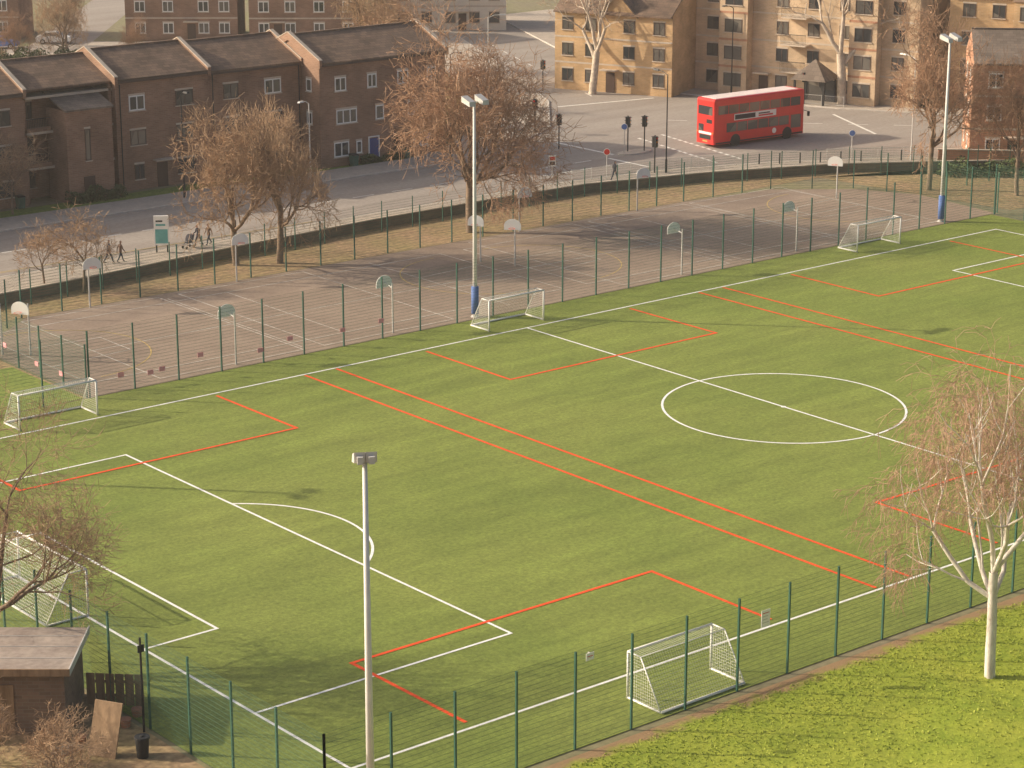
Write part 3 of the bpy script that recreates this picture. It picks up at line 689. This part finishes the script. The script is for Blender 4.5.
house("brown_brick_house", rp(15, -.5), ra, 13.6, 9, 3, 2.6, "brown_brick", "tiles", (1.8, 5, 8.5, 12), fk="frame", gables=((6.8, 10.4, 1.8),), doors=(3.5,), rh=2.2)
house("rendered_house", (80.5, 147.5), ra, 15, 9, 3, 2.8, "render", "slate", (2, 5, 8, 11, 13.5), fk="bframe", doors=(9.5,))
house("brown_brick_house", rp(-32, 1), ra, 19, 9, 3, 2.6, "brown_brick", "tiles", (2, 6, 10, 14, 17), fk="frame", doors=(8,), rh=2.2)
house("red_brick_house", (106, 118), R(-60), 20, 9, 3, 2.8, "red_brick", "tiles", (2, 6, 10, 14, 18), fk="frame", doors=(8,))
# dark pyramid-roofed porch in front of the flats
e = empty("entrance_porch", (80.3, 73.8, 0), a2); b = MB()
for x in (-1.6, 1.6):
    for y in (-1.4, 1.4): b.box(x-.1, x+.1, y-.1, y+.1, .1, 2.6, "dark")
b.box(-1.5, 1.5, 1.42, 1.5, .1, 2.6, "glass"); b.obj("posts", e)
b = MB(); A = [(-2, -1.9, 2.6), (2, -1.9, 2.6), (2, 1.9, 2.6), (-2, 1.9, 2.6)]
for i in range(4): b.poly([A[i], A[(i+1) % 4], (0, 0, 4.6)], "slate")
b.poly(A[::-1], "dark"); b.obj("roof", e)
# garden walls
b = MB(); b.box(0, 22, -.12, .12, 0, 1.6, "red_brick"); b.box(-.05, 22.05, -.17, .17, 1.603, 1.68, "coping"); place(b.obj("garden_wall"), (63.5, 43.0, 0), R(-46))
b = MB(); b.box(0, 16, -.12, .12, 0, 1.3, "tan_brick"); b.box(-.05, 16.05, -.17, .17, 1.303, 1.38, "coping"); place(b.obj("garden_wall"), (36.5, 79.3, 0), R(42))

# --- hut bottom-left
hd = Vector((.6347, .7727, 0)); hr = Vector((.7727, -.6347, 0)); cam0 = Vector((-94.04, -89.77, 0))
e = empty("brick_hut", cam0+hr*-23.0+hd*84.3, R(-39.4)); w, r, f = MB(), MB(), MB()
w.box(-5, 5.5, 0, 3.9, 0, 2.7, "old_brick"); r.box(-5.3, 5.75, -.3, 4.15, 2.705, 2.83, "felt")
r.box(-5.35, 5.8, -.36, -.303, 2.6, 2.9, "wood"); r.box(5.753, 5.81, -.3, 4.15, 2.6, 2.9, "steel")
for y in (.9, 2.1, 3.2): r.box(-5.2, 5.7, y, y+.03, 2.833, 2.85, "steel")
f.box(2.4, 3.5, -.06, 0, .02, 2.1, "wood"); f.box(.2, 1.6, -.06, 0, 1.0, 2.0, "glass")
w.obj("walls", e); r.obj("roof", e); f.obj("door", e)
def wp(X, D): return cam0+hr*X+hd*D
b = MB(); b.hexa([(-.6, 0, 0), (.6, 0, 0), (.6, .06, 0), (-.6, .06, 0), (-.6, .75, 2.0), (.6, .75, 2.0), (.6, .81, 2.0), (-.6, .81, 2.0)], "wood"); place(b.obj("leaning_board"), wp(-15.8, 82.2), R(-60))
b = MB(); b.tube((0, 0, 0), (0, 0, .8), .22, .28, "dark", 16); b.tube((0, 0, .8), (0, 0, .88), .31, .29, "dark", 16); b.tube((0, -.0, .88), (0, 0, .93), .1, .08, "dark", 8); place(b.obj("litter_bin", smooth=False), wp(-14.2, 82.2))
b = MB(); b.tube((0, 0, 0), (0, 0, 4.0), .05, .045, "dark", 8); b.box(-.14, .14, -.06, -.02, 3.4, 3.7, "dark"); place(b.obj("sign_post"), wp(-14.5, 84.5))
b = MB()
for i in range(6): b.box(-1.2+i*.4, -.85+i*.4, 0, .03, .05, 1.4, "wood")
b.box(-1.2, 1.15, .033, .09, .4, .5, "wood"); b.box(-1.2, 1.15, .033, .09, 1.0, 1.1, "wood"); place(b.obj("wooden_screen"), wp(-16.0, 87.0), R(-45))
b = MB()
for x in (-.5, .5):
    for y in (-.25, .25): b.box(x-.03, x+.03, y-.03, y+.03, 0, .75, "wood")
b.box(-.6, .6, -.35, .35, .753, .8, "wood"); b.box(-.5, .1, -.25, .2, .803, 1.0, "coping"); place(b.obj("wooden_table"), wp(-16.9, 81.2), R(20))
for i, (X, D) in enumerate(((-15.3, 85.0), (-15.0, 86.0), (-16.8, 83.4))):
    b = MB(); b.tube((0, 0, 0), (0, 0, .35), .18, .24, "red_brick", 12); b.tube((0, 0, .3), (0, 0, .33), .21, .21, "dark", 12); place(b.obj("plant_pot"), wp(X, D))

# ------------------------------------------------------------------ bus
e = empty("double_decker_bus", (54.6, 62.0, .01), math.atan2(-.6, 11)); BL, BW, BH = 11.2, 2.55, 4.5
def rbox(x0, x1, y0, y1, z0, z1, rad, k, seg=3):
    """box with rounded vertical and top edges through a bevel baked into the mesh"""
    import bmesh
    bm = bmesh.new(); bmesh.ops.create_cube(bm, size=1)
    for v in bm.verts: v.co = Vector((x0+(v.co.x+.5)*(x1-x0), y0+(v.co.y+.5)*(y1-y0), z0+(v.co.z+.5)*(z1-z0)))
    ed = [q for q in bm.edges if not all(v.co.z < z0+.01 for v in q.verts)]
    bmesh.ops.bevel(bm, geom=ed, offset=rad, segments=seg, affect='EDGES', profile=.6)
    me = bpy.data.meshes.new("m"); bm.to_mesh(me); bm.free(); me.materials.append(M[k]); return me
def addm(n, me, par): o = bpy.data.objects.new(n, me); scene.collection.objects.link(o); o.parent = par; return o
addm("body", rbox(0, BL, 0, BW, .32, BH, .22, "bus"), e); addm("roof_panel", rbox(.35, BL-.6, .28, BW-.28, BH-.04, BH+.035, .03, "busroof", 2), e)
g, t = MB(), MB()
for y, s in ((0, -1), (BW, 1)):
    ya, yb = (y-.012, y+.02) if s < 0 else (y-.02, y+.012)
    for i in range(8): g.box(.45+i*1.28, .45+i*1.28+1.2, ya, yb, 3.06, 3.86, "glass")
    for i in range(6): g.box(1.5+i*1.3, 1.5+i*1.3+1.22, ya, yb, 1.35, 2.2, "glass")
    g.box(9.5, 10.75, ya, yb, .95, 2.2, "glass")
    t.box(2.4, 7.6, ya+.002, yb-.002, 2.38, 2.96, "frame"); t.box(2.5, 5.0, ya-.004, yb+.004, 2.45, 2.88, "dark"); t.box(5.4, 7.2, ya-.004, yb+.004, 2.48, 2.63, "redl"); t.box(5.4, 6.8, ya-.004, yb+.004, 2.69, 2.81, "dark")
    t.box(.2, BL-.2, ya+.002, yb-.002, .36, .5, "dark")
g.box(-.012, .02, .3, BW-.3, 3.0, 3.8, "glass"); g.box(-.012, .02, 1.5, BW-.35, 1.45, 2.1, "glass")
t.box(-.016, .01, .35, 1.1, 2.25, 2.6, "dark"); t.box(-.016, .01, .5, BW-.5, .75, 1.15, "dark"); t.box(-.02, .01, .95, 1.6, .5, .62, "yellow")
for y in (.12, BW-.27): t.box(-.018, .01, y, y+.15, .8, 1.3, "redl"); t.box(-.018, .01, y, y+.15, 1.32, 1.45, "amber")
t.box(-.014, .01, .4, BW-.4, 1.2, 1.42, "frame")
g.box(BL-.02, BL+.012, .25, BW-.25, 2.95, 3.85, "glass"); g.box(BL-.02, BL+.012, .2, BW-.2, 1.15, 2.3, "glass"); t.box(BL-.02, BL+.016, .6, BW-.6, 2.4, 2.8, "dark")
t.disc((7.4, -.02, .95), (0, 1, 0), .26, "frame", 20, .02)
g.obj("windows", e); t.obj("trim_and_adverts", e)
wh = MB()
for x in (2.6, 9.05):
    for y in (.05, BW-.35):
        wh.tube((x, y-.02 if y < 1 else y+.32, .5), (x, y+.3 if y < 1 else y, .5), .5, .5, "rubber", 20)
        q = y-.03 if y < 1 else y+.33; wh.disc((x, q, .5), (0, 1, 0), .27, "steel", 14, .03)
    for y, s in ((-.01, -1), (BW+.01, 1)):
        wh.tube((x, y, .52), (x, y-.005*s, .52), .6, .6, "dark", 20)
wh.obj("wheels", e)
m_ = MB(); m_.tube((BL-.1, .0, 2.5), (BL+.25, -.3, 2.35), .025, .025, "dark", 6); m_.box(BL+.15, BL+.3, -.42, -.22, 1.95, 2.4, "dark"); m_.obj("mirror", e)

# ------------------------------------------------------------------ street furniture
def street_lamp(loc, rz, h=8, arm=1.2, k="steel"):
    b = MB(); b.tube((0, 0, 0), (0, 0, 1.2), .10, .10, k, 10); b.tube((0, 0, 1.2), (0, 0, h), .065, .045, k, 8)
    b.tube((0, 0, h), (arm*.5, 0, h+.25), .04, .035, k, 6); b.tube((arm*.5, 0, h+.25), (arm, 0, h+.3), .035, .03, k, 6)
    b.hexa([(arm-.1, -.1, h+.24), (arm+.6, -.13, h+.26), (arm+.6, .13, h+.26), (arm-.1, .1, h+.24), (arm-.05, -.07, h+.37), (arm+.5, -.09, h+.38), (arm+.5, .09, h+.38), (arm-.05, .07, h+.37)], k)
    place(b.obj("street_lamp"), loc, rz)
street_lamp((5.0, 73.3, .1), R(-90), 8.5, .6, "dark"); street_lamp((17.5, 73.2, .1), R(200), 6.5, .9, "lampw")
street_lamp((43, 56, .1), R(90), 8.5, 1.2, "dark"); street_lamp((64, 46.5, .1), R(90), 9); street_lamp((34, 74.8, .1), R(-90), 9, 1, "dark"); street_lamp((77.5, 83, .1), R(180), 9, 1, "dark")
street_lamp((53, 93, .1), R(-40), 9); street_lamp((-25, 73.5, .1), R(-90), 8.5)
def traffic_light(loc, rz):
    b = MB(); b.tube((0, 0, 0), (0, 0, 3.3), .06, .06, "dark", 8)
    for s in (-1, 1):
        b.box(-.17, .17, s*.12-.08, s*.12+.08, 2.25, 3.2, "dark")
        for z, k in ((3.05, "redl"), (2.73, "amber"), (2.4, "hedge")):
            b.disc((0, s*.21, z), (0, 1, 0), .1, k, 12, .03); b.box(-.12, .12, s*.2, s*.2+s*.14, z+.1, z+.12, "dark")
    place(b.obj("traffic_light"), loc, rz)
for p in ((47.2, 65.6, .1, .6), (48.6, 64.9, .1, .6), (43.5, 70.9, .01, 1.2), (42.2, 56.6, .1, .2), (79, 74, .1, 1.2), (64, 97.5, .1, .3), (47, 78.5, .1, 2)):
    traffic_light(p[:3], p[3])
# traffic island under the signals
b = MB(); pts = [(47.0+1.9*math.cos(t)+.7, 65.2+.9*math.sin(t)) for t in [i*math.pi/8 for i in range(16)]]
b.poly([(x, y, .13) for x, y in pts], "pave")
for i in range(16):
    p, q = pts[i], pts[(i+1) % 16]; b.poly([(*p, 0), (*q, 0), (*q, .13), (*p, .13)], "kerb")
b.obj("traffic_island")
def round_sign(loc, rz, k="blue"):
    b = MB(); b.tube((0, 0, 0), (0, 0, 2.6), .035, .035, "steel", 8); b.disc((0, -.05, 2.4), (0, 1, 0), .3, "frame", 20, .02); b.disc((0, -.065, 2.4), (0, 1, 0), .25, k, 20, .012); place(b.obj("traffic_sign"), loc, rz)
round_sign((46.4, 65.2, .13), R(-45)); round_sign((37, 57, .1), R(-45), "redl"); round_sign((60, 50, .1), R(-45)); round_sign((30, 73, .1), R(-20))
b = MB(); b.tube((0, 0, 0), (0, 0, 3.0), .03, .03, "steel", 8); b.box(-.3, .3, -.06, -.03, 2.1, 3.0, "frame"); b.box(-.22, .22, -.065, -.061, 2.2, 2.5, "dark"); b.box(-.22, .22, -.065, -.061, 2.6, 2.9, "redl"); place(b.obj("parking_sign"), (30.2, 56.2, .1), R(-35))
# advertising board by the path
b = MB(); b.box(-.55, .55, -.09, .09, .55, 2.75, "frame"); b.box(-.46, .46, -.1, -.096, .68, 1.75, "teal"); b.box(-.4, .3, -.1, -.096, 2.0, 2.15, "teal"); b.box(-.4, .1, -.1, -.096, 2.3, 2.42, "dark")
for x in (-.4, .4): b.box(x-.05, x+.05, -.05, .05, 0, .55, "dark")
place(b.obj("advertising_board"), (-7.0, 57.0, .12), R(-35))
# pedestrian guard rails
def rail(pts, name="pedestrian_guardrail"):
    b = MB()
    for i in range(len(pts)-1):
        a = Vector((*pts[i], .12)); c = Vector((*pts[i+1], .12)); L_ = (c-a).length; d = (c-a)/L_; n = int(L_/2)
        for q in range(n+1): p = a+d*L_*q/n; b.tube(p, p+Vector((0, 0, 1.05)), .03, .03, "steel", 6)
        for q in range(int(L_/.12)): p = a+d*.12*q; b.tube(p+Vector((0, 0, .12)), p+Vector((0, 0, .98)), .008, .008, "steel", 3, False)
        for z in (.12, 1.0): b.tube(a+Vector((0, 0, z)), c+Vector((0, 0, z)), .02, .02, "steel", 6)
    b.obj(name)
rail([(34, 58.1), (44, 56.7), (48, 55.3)]); rail([(58, 51.1), (66, 46.2)]); rail([(41, 74.8), (49, 80)]); rail([(80.6, 70), (77, 79)])
for i in range(9):
    b = MB(); b.tube((0, 0, 0), (0, 0, .85), .07, .06, "dark", 10); b.tube((0, 0, .85), (0, 0, .95), .085, .04, "dark", 10); place(b.obj("bollard"), (52+i*1.6, 53.6-i*.95, .12))
for u, w in ((-7.5, 78), (24, 75.9), (29.9, 76.0)):
    b = MB(); b.hexa([(-.25, -.3, .08), (.25, -.3, .08), (.25, .25, .08), (-.25, .25, .08), (-.3, -.36, 1.0), (.3, -.36, 1.0), (.3, .34, 1.0), (-.3, .34, 1.0)], "green"); b.hexa([(-.32, -.4, 1.003), (.32, -.4, 1.003), (.32, .38, 1.003), (-.32, .38, 1.003), (-.28, -.3, 1.08), (.28, -.3, 1.08), (.28, .36, 1.12), (-.28, .36, 1.12)], "dark")
    for x in (-.22, .22): b.tube((x-.03, .3, .1), (x+.03, .3, .1), .1, .1, "rubber", 10)
    place(b.obj("wheelie_bin"), (u, w, .05))
# pushchair: +y is forward
b = MB()
for x in (-.22, .22):
    b.tube((x, -.42, 1.0), (x, .12, .5), .015, .015, "dark", 6); b.tube((x, .12, .5), (x, .38, .1), .015, .015, "dark", 6); b.tube((x, -.1, .66), (x, -.3, .1), .015, .015, "dark", 6)
    for y in (-.3, .38): b.tube((x-.02, y, .1), (x+.02, y, .1), .1, .1, "rubber", 12)
b.tube((-.22, -.42, 1.0), (.22, -.42, 1.0), .018, .018, "dark", 6)
b.hexa([(-.2, -.16, .42), (.2, -.16, .42), (.2, .22, .40), (-.2, .22, .40), (-.2, -.18, .48), (.2, -.18, .48), (.2, .22, .46), (-.2, .22, .46)], "coat")
b.hexa([(-.2, -.24, .42), (.2, -.24, .42), (.2, -.19, .42), (-.2, -.19, .42), (-.2, -.42, .98), (.2, -.42, .98), (.2, -.37, .98), (-.2, -.37, .98)], "coat")
for i in range(5):
    a0 = R(100-i*22); a1_ = R(100-(i+1)*22); c0 = (-.18, .62)
    b.poly([(-.2, c0[0]+.32*math.cos(a0), c0[1]+.4*math.sin(a0)), (.2, c0[0]+.32*math.cos(a0), c0[1]+.4*math.sin(a0)), (.2, c0[0]+.32*math.cos(a1_), c0[1]+.4*math.sin(a1_)), (-.2, c0[0]+.32*math.cos(a1_), c0[1]+.4*math.sin(a1_))], "coat")
place(b.obj("pushchair"), (-4.75, 56.95, .12), R(97))

# ------------------------------------------------------------------ cars
def car(loc, rz, k="carw"):
    e = empty("parked_car", loc, rz); body = MB()
    prof = [(-2.1, .45), (-2.15, .75), (-2.0, .95), (-1.6, 1.05), (-1.0, 1.42), (.3, 1.46), (1.0, 1.0), (1.9, .85), (2.15, .65), (2.1, .35), (-2.0, .3)]
    n = len(prof)
    def yy(z): return .85 if z < 1.0 else .66
    body.poly([(x, -yy(z), z) for x, z in prof[::-1]], k); body.poly([(x, yy(z), z) for x, z in prof], k)
    for i in range(n):
        a, c = prof[i], prof[(i+1) % n]; body.poly([(a[0], -yy(a[1]), a[1]), (a[0], yy(a[1]), a[1]), (c[0], yy(c[1]), c[1]), (c[0], -yy(c[1]), c[1])], k)
    body.obj("body", e); g = MB()
    for s in (-1, 1): g.poly([(x, s*(.86 if z < 1.05 else .70), z) for x, z in ((-1.35, 1.05), (.75, 1.03), (.25, 1.36), (-.95, 1.34))], "glass")
    g.poly([(.42, -.6, 1.40), (.42, .6, 1.40), (.97, .68, 1.04), (.97, -.68, 1.04)], "glass"); g.poly([(-1.1, -.6, 1.39), (-1.1, .6, 1.39), (-1.6, .68, 1.08), (-1.6, -.68, 1.08)], "glass"); g.obj("windows", e)
    w = MB()
    for x in (-1.3, 1.35):
        for y in (-.86, .66): w.tube((x, y, .32), (x, y+.2, .32), .32, .32, "rubber", 16); w.disc((x, y if y < 0 else y+.2, .32), (0, 1, 0), .18, "steel", 12, .03)
    w.obj("wheels", e)
car((*rp(-8.3, -2), .012), ra); car((*rp(-14, -6), .012), ra, "blue"); car((*rp(22, -6), .012), ra+math.pi)

# ------------------------------------------------------------------ people
def person(name, loc, rz, h=1.72, coat="coat", tr="trous", stride=.28, lean=0.0, ph=1, push=False):
    s = h/1.72; J = {}; E = []
    def j(n, x, y, z, r, ry=None): J[n] = ((x, y, z), (r, ry or r))
    j("pel", 0, 0, .93, .13, .10); j("wai", 0, .01+lean*.1, 1.08, .125, .09); j("che", 0, .02+lean*.3, 1.30, .155, .105); j("nk", 0, .03+lean*.45, 1.44, .06); j("hd0", 0, .05+lean*.5, 1.52, .068); j("hd1", 0, .06+lean*.55, 1.62, .085, .095); j("hd2", 0, .05+lean*.55, 1.69, .06)
    E += [("pel", "wai"), ("wai", "che"), ("che", "nk"), ("nk", "hd0"), ("hd0", "hd1"), ("hd1", "hd2")]
    for sd, q in (("l", 1), ("r", -1)):
        f = q*ph*stride
        j(sd+"hip", q*.09, 0, .86, .095); j(sd+"kn", q*.09, f*.55+.04, .49, .062); j(sd+"an", q*.09, f-(.08 if f < 0 else 0), .10 if f > 0 else .14, .042); j(sd+"to", q*.10, f+.15, .05 if f > 0 else .05, .038)
        E += [("pel", sd+"hip"), (sd+"hip", sd+"kn"), (sd+"kn", sd+"an"), (sd+"an", sd+"to")]
        j(sd+"sh", q*.18, .02+lean*.3, 1.37, .062)
        if push: el, wr, ha = (q*.235, .08, 1.10), (q*.20, .32, 1.03), (q*.19, .40, 1.0)
        else: el, wr, ha = (q*.235, -f*.35-.02+lean*.3, 1.09), (q*.22, -f*.75+.06+lean*.3, .87), (q*.215, -f*.8+.085+lean*.3, .79)
        j(sd+"el", *el, .048); j(sd+"wr", *wr, .032); j(sd+"ha", *ha, .034, .018)
        E += [("che", sd+"sh"), (sd+"sh", sd+"el"), (sd+"el", sd+"wr"), (sd+"wr", sd+"ha")]
        hx, hy_, hz = ha
        for i in range(4):
            n = sd+"f%d" % i
            if push: j(n, hx+(i-1.5)*.02, hy_+.06, hz-.02, .008)
            else: j(n, q*.21, hy_+(i-1.5)*.02, hz-.075-(-.012 if i in (0, 3) else 0), .008)
            E.append((sd+"ha", n))
        j(sd+"th", hx-q*.03 if push else q*.20, hy_+.02 if push else hy_+.05, hz-.02, .009); E.append((sd+"ha", sd+"th"))
    ks = list(J); me = bpy.data.meshes.new(name); me.from_pydata([[c*s for c in J[k][0]] for k in ks], [(ks.index(a), ks.index(c)) for a, c in E], [])
    o = bpy.data.objects.new(name, me); scene.collection.objects.link(o)
    md = o.modifiers.new("s", 'SKIN'); sv = me.skin_vertices[0].data
    for i, k in enumerate(ks): sv[i].radius = (J[k][1][0]*s, J[k][1][1]*s)
    sv[0].use_root = True
    sb = o.modifiers.new("d", 'SUBSURF'); sb.levels = 1; sb.render_levels = 1
    dg = bpy.context.evaluated_depsgraph_get(); m2 = bpy.data.meshes.new_from_object(o.evaluated_get(dg)); o.modifiers.clear(); o.data = m2
    m2.materials.clear()
    for k in (tr, coat, "skin", "hair", "rubber"): m2.materials.append(M[k])
    for p in m2.polygons:
        c = p.center/s; p.use_smooth = True
        if c.z > 1.47: p.material_index = 3 if (c.z > 1.635 or c.y < .02+lean*.5) else 2
        elif (push and c.y > .34 and c.z > .8) or (abs(c.x) > .17 and c.z < .87): p.material_index = 2
        elif c.z > .80 or abs(c.x) > .19: p.material_index = 1
        elif c.z < .11: p.material_index = 4
        else: p.material_index = 0
    hb = MB(); hy = .06+lean*.55      # nose, ears
    hb.tube((0, (hy+.085)*s, 1.60*s), (0, (hy+.115)*s, 1.585*s), .014*s, .008*s, "skin", 6)
    for q in (-1, 1): hb.tube((q*.08*s, hy*s, 1.60*s), (q*.095*s, hy*s, 1.60*s), .028*s, .02*s, "skin", 8); hb.tube((q*.03*s, (hy+.083)*s, 1.62*s), (q*.03*s, (hy+.092)*s, 1.62*s), .01*s, .006*s, "hair", 6)
    hb.tube((-.02*s, (hy+.085)*s, 1.555*s), (.02*s, (hy+.085)*s, 1.555*s), .007*s, .007*s, "redl", 5)
    fc = hb.obj("face", o); place(o, loc, rz); return o
person("pedestrian", (-11.9, 56.3, .12), R(-95), 1.78); person("pedestrian", (-11.1, 56.0, .12), R(-90), 1.65, "coat2", ph=-1)
person("pedestrian", (-3.93, 56.85, .12), R(97), 1.72, "coat", lean=.12, push=True); person("pedestrian", (-3.0, 56.9, .12), R(100), 1.65, "coat2", ph=-1)
person("pedestrian", (37, 56.0, .12), R(-80), 1.75)

# ------------------------------------------------------------------ thin winter haze in the air over the site
m = bpy.data.materials.new("winter_haze"); m.use_nodes = True; nt = m.node_tree; nt.nodes.clear()
ou = nt.nodes.new("ShaderNodeOutputMaterial"); vs = nt.nodes.new("ShaderNodeVolumeScatter")
vs.inputs["Color"].default_value = (1, .95, .88, 1); vs.inputs["Density"].default_value = .00025; vs.inputs["Anisotropy"].default_value = .2
nt.links.new(vs.outputs[0], ou.inputs["Volume"]); M["haze"] = m
b = MB(); b.box(-130, 400, -130, 400, -1, 46, "haze"); b.obj("haze")

# ------------------------------------------------------------------ light, sky, camera
sd = Vector((20.2, -21.25, -14.0)).normalized()
sun = bpy.data.lights.new("sun", 'SUN'); sun.energy = 5.0; sun.angle = R(.5); sun.color = (1, .87, .69)
so = bpy.data.objects.new("sun", sun); scene.collection.objects.link(so); so.rotation_euler = sd.to_track_quat('-Z', 'Y').to_euler(); so.location = (-60, 60, 80)
w = bpy.data.worlds.new("World"); scene.world = w; w.use_nodes = True; nt = w.node_tree
sky = nt.nodes.new("ShaderNodeTexSky"); sky.sky_type = 'NISHITA'; sky.sun_disc = False; sky.sun_elevation = R(25.5); sky.sun_rotation = R(-43.5); sky.dust_density = 6; sky.air_density = .8; sky.ozone_density = .5
bg = nt.nodes["Background"]; bg.inputs[1].default_value = .15; nt.links.new(sky.outputs[0], bg.inputs[0])
cam = bpy.data.cameras.new("camera"); co = bpy.data.objects.new("camera", cam); scene.collection.objects.link(co)
co.location = (-94.04, -89.77, 38.7); co.rotation_euler = (R(90-16.12), 0, -math.atan2(.6347, .7727)); cam.sensor_width = 36; cam.lens = 2332/1024*36; cam.clip_end = 4000; cam.clip_start = .5
scene.camera = co
scene.view_settings.view_transform = 'Standard'; scene.view_settings.look = 'None'; scene.view_settings.exposure = 0
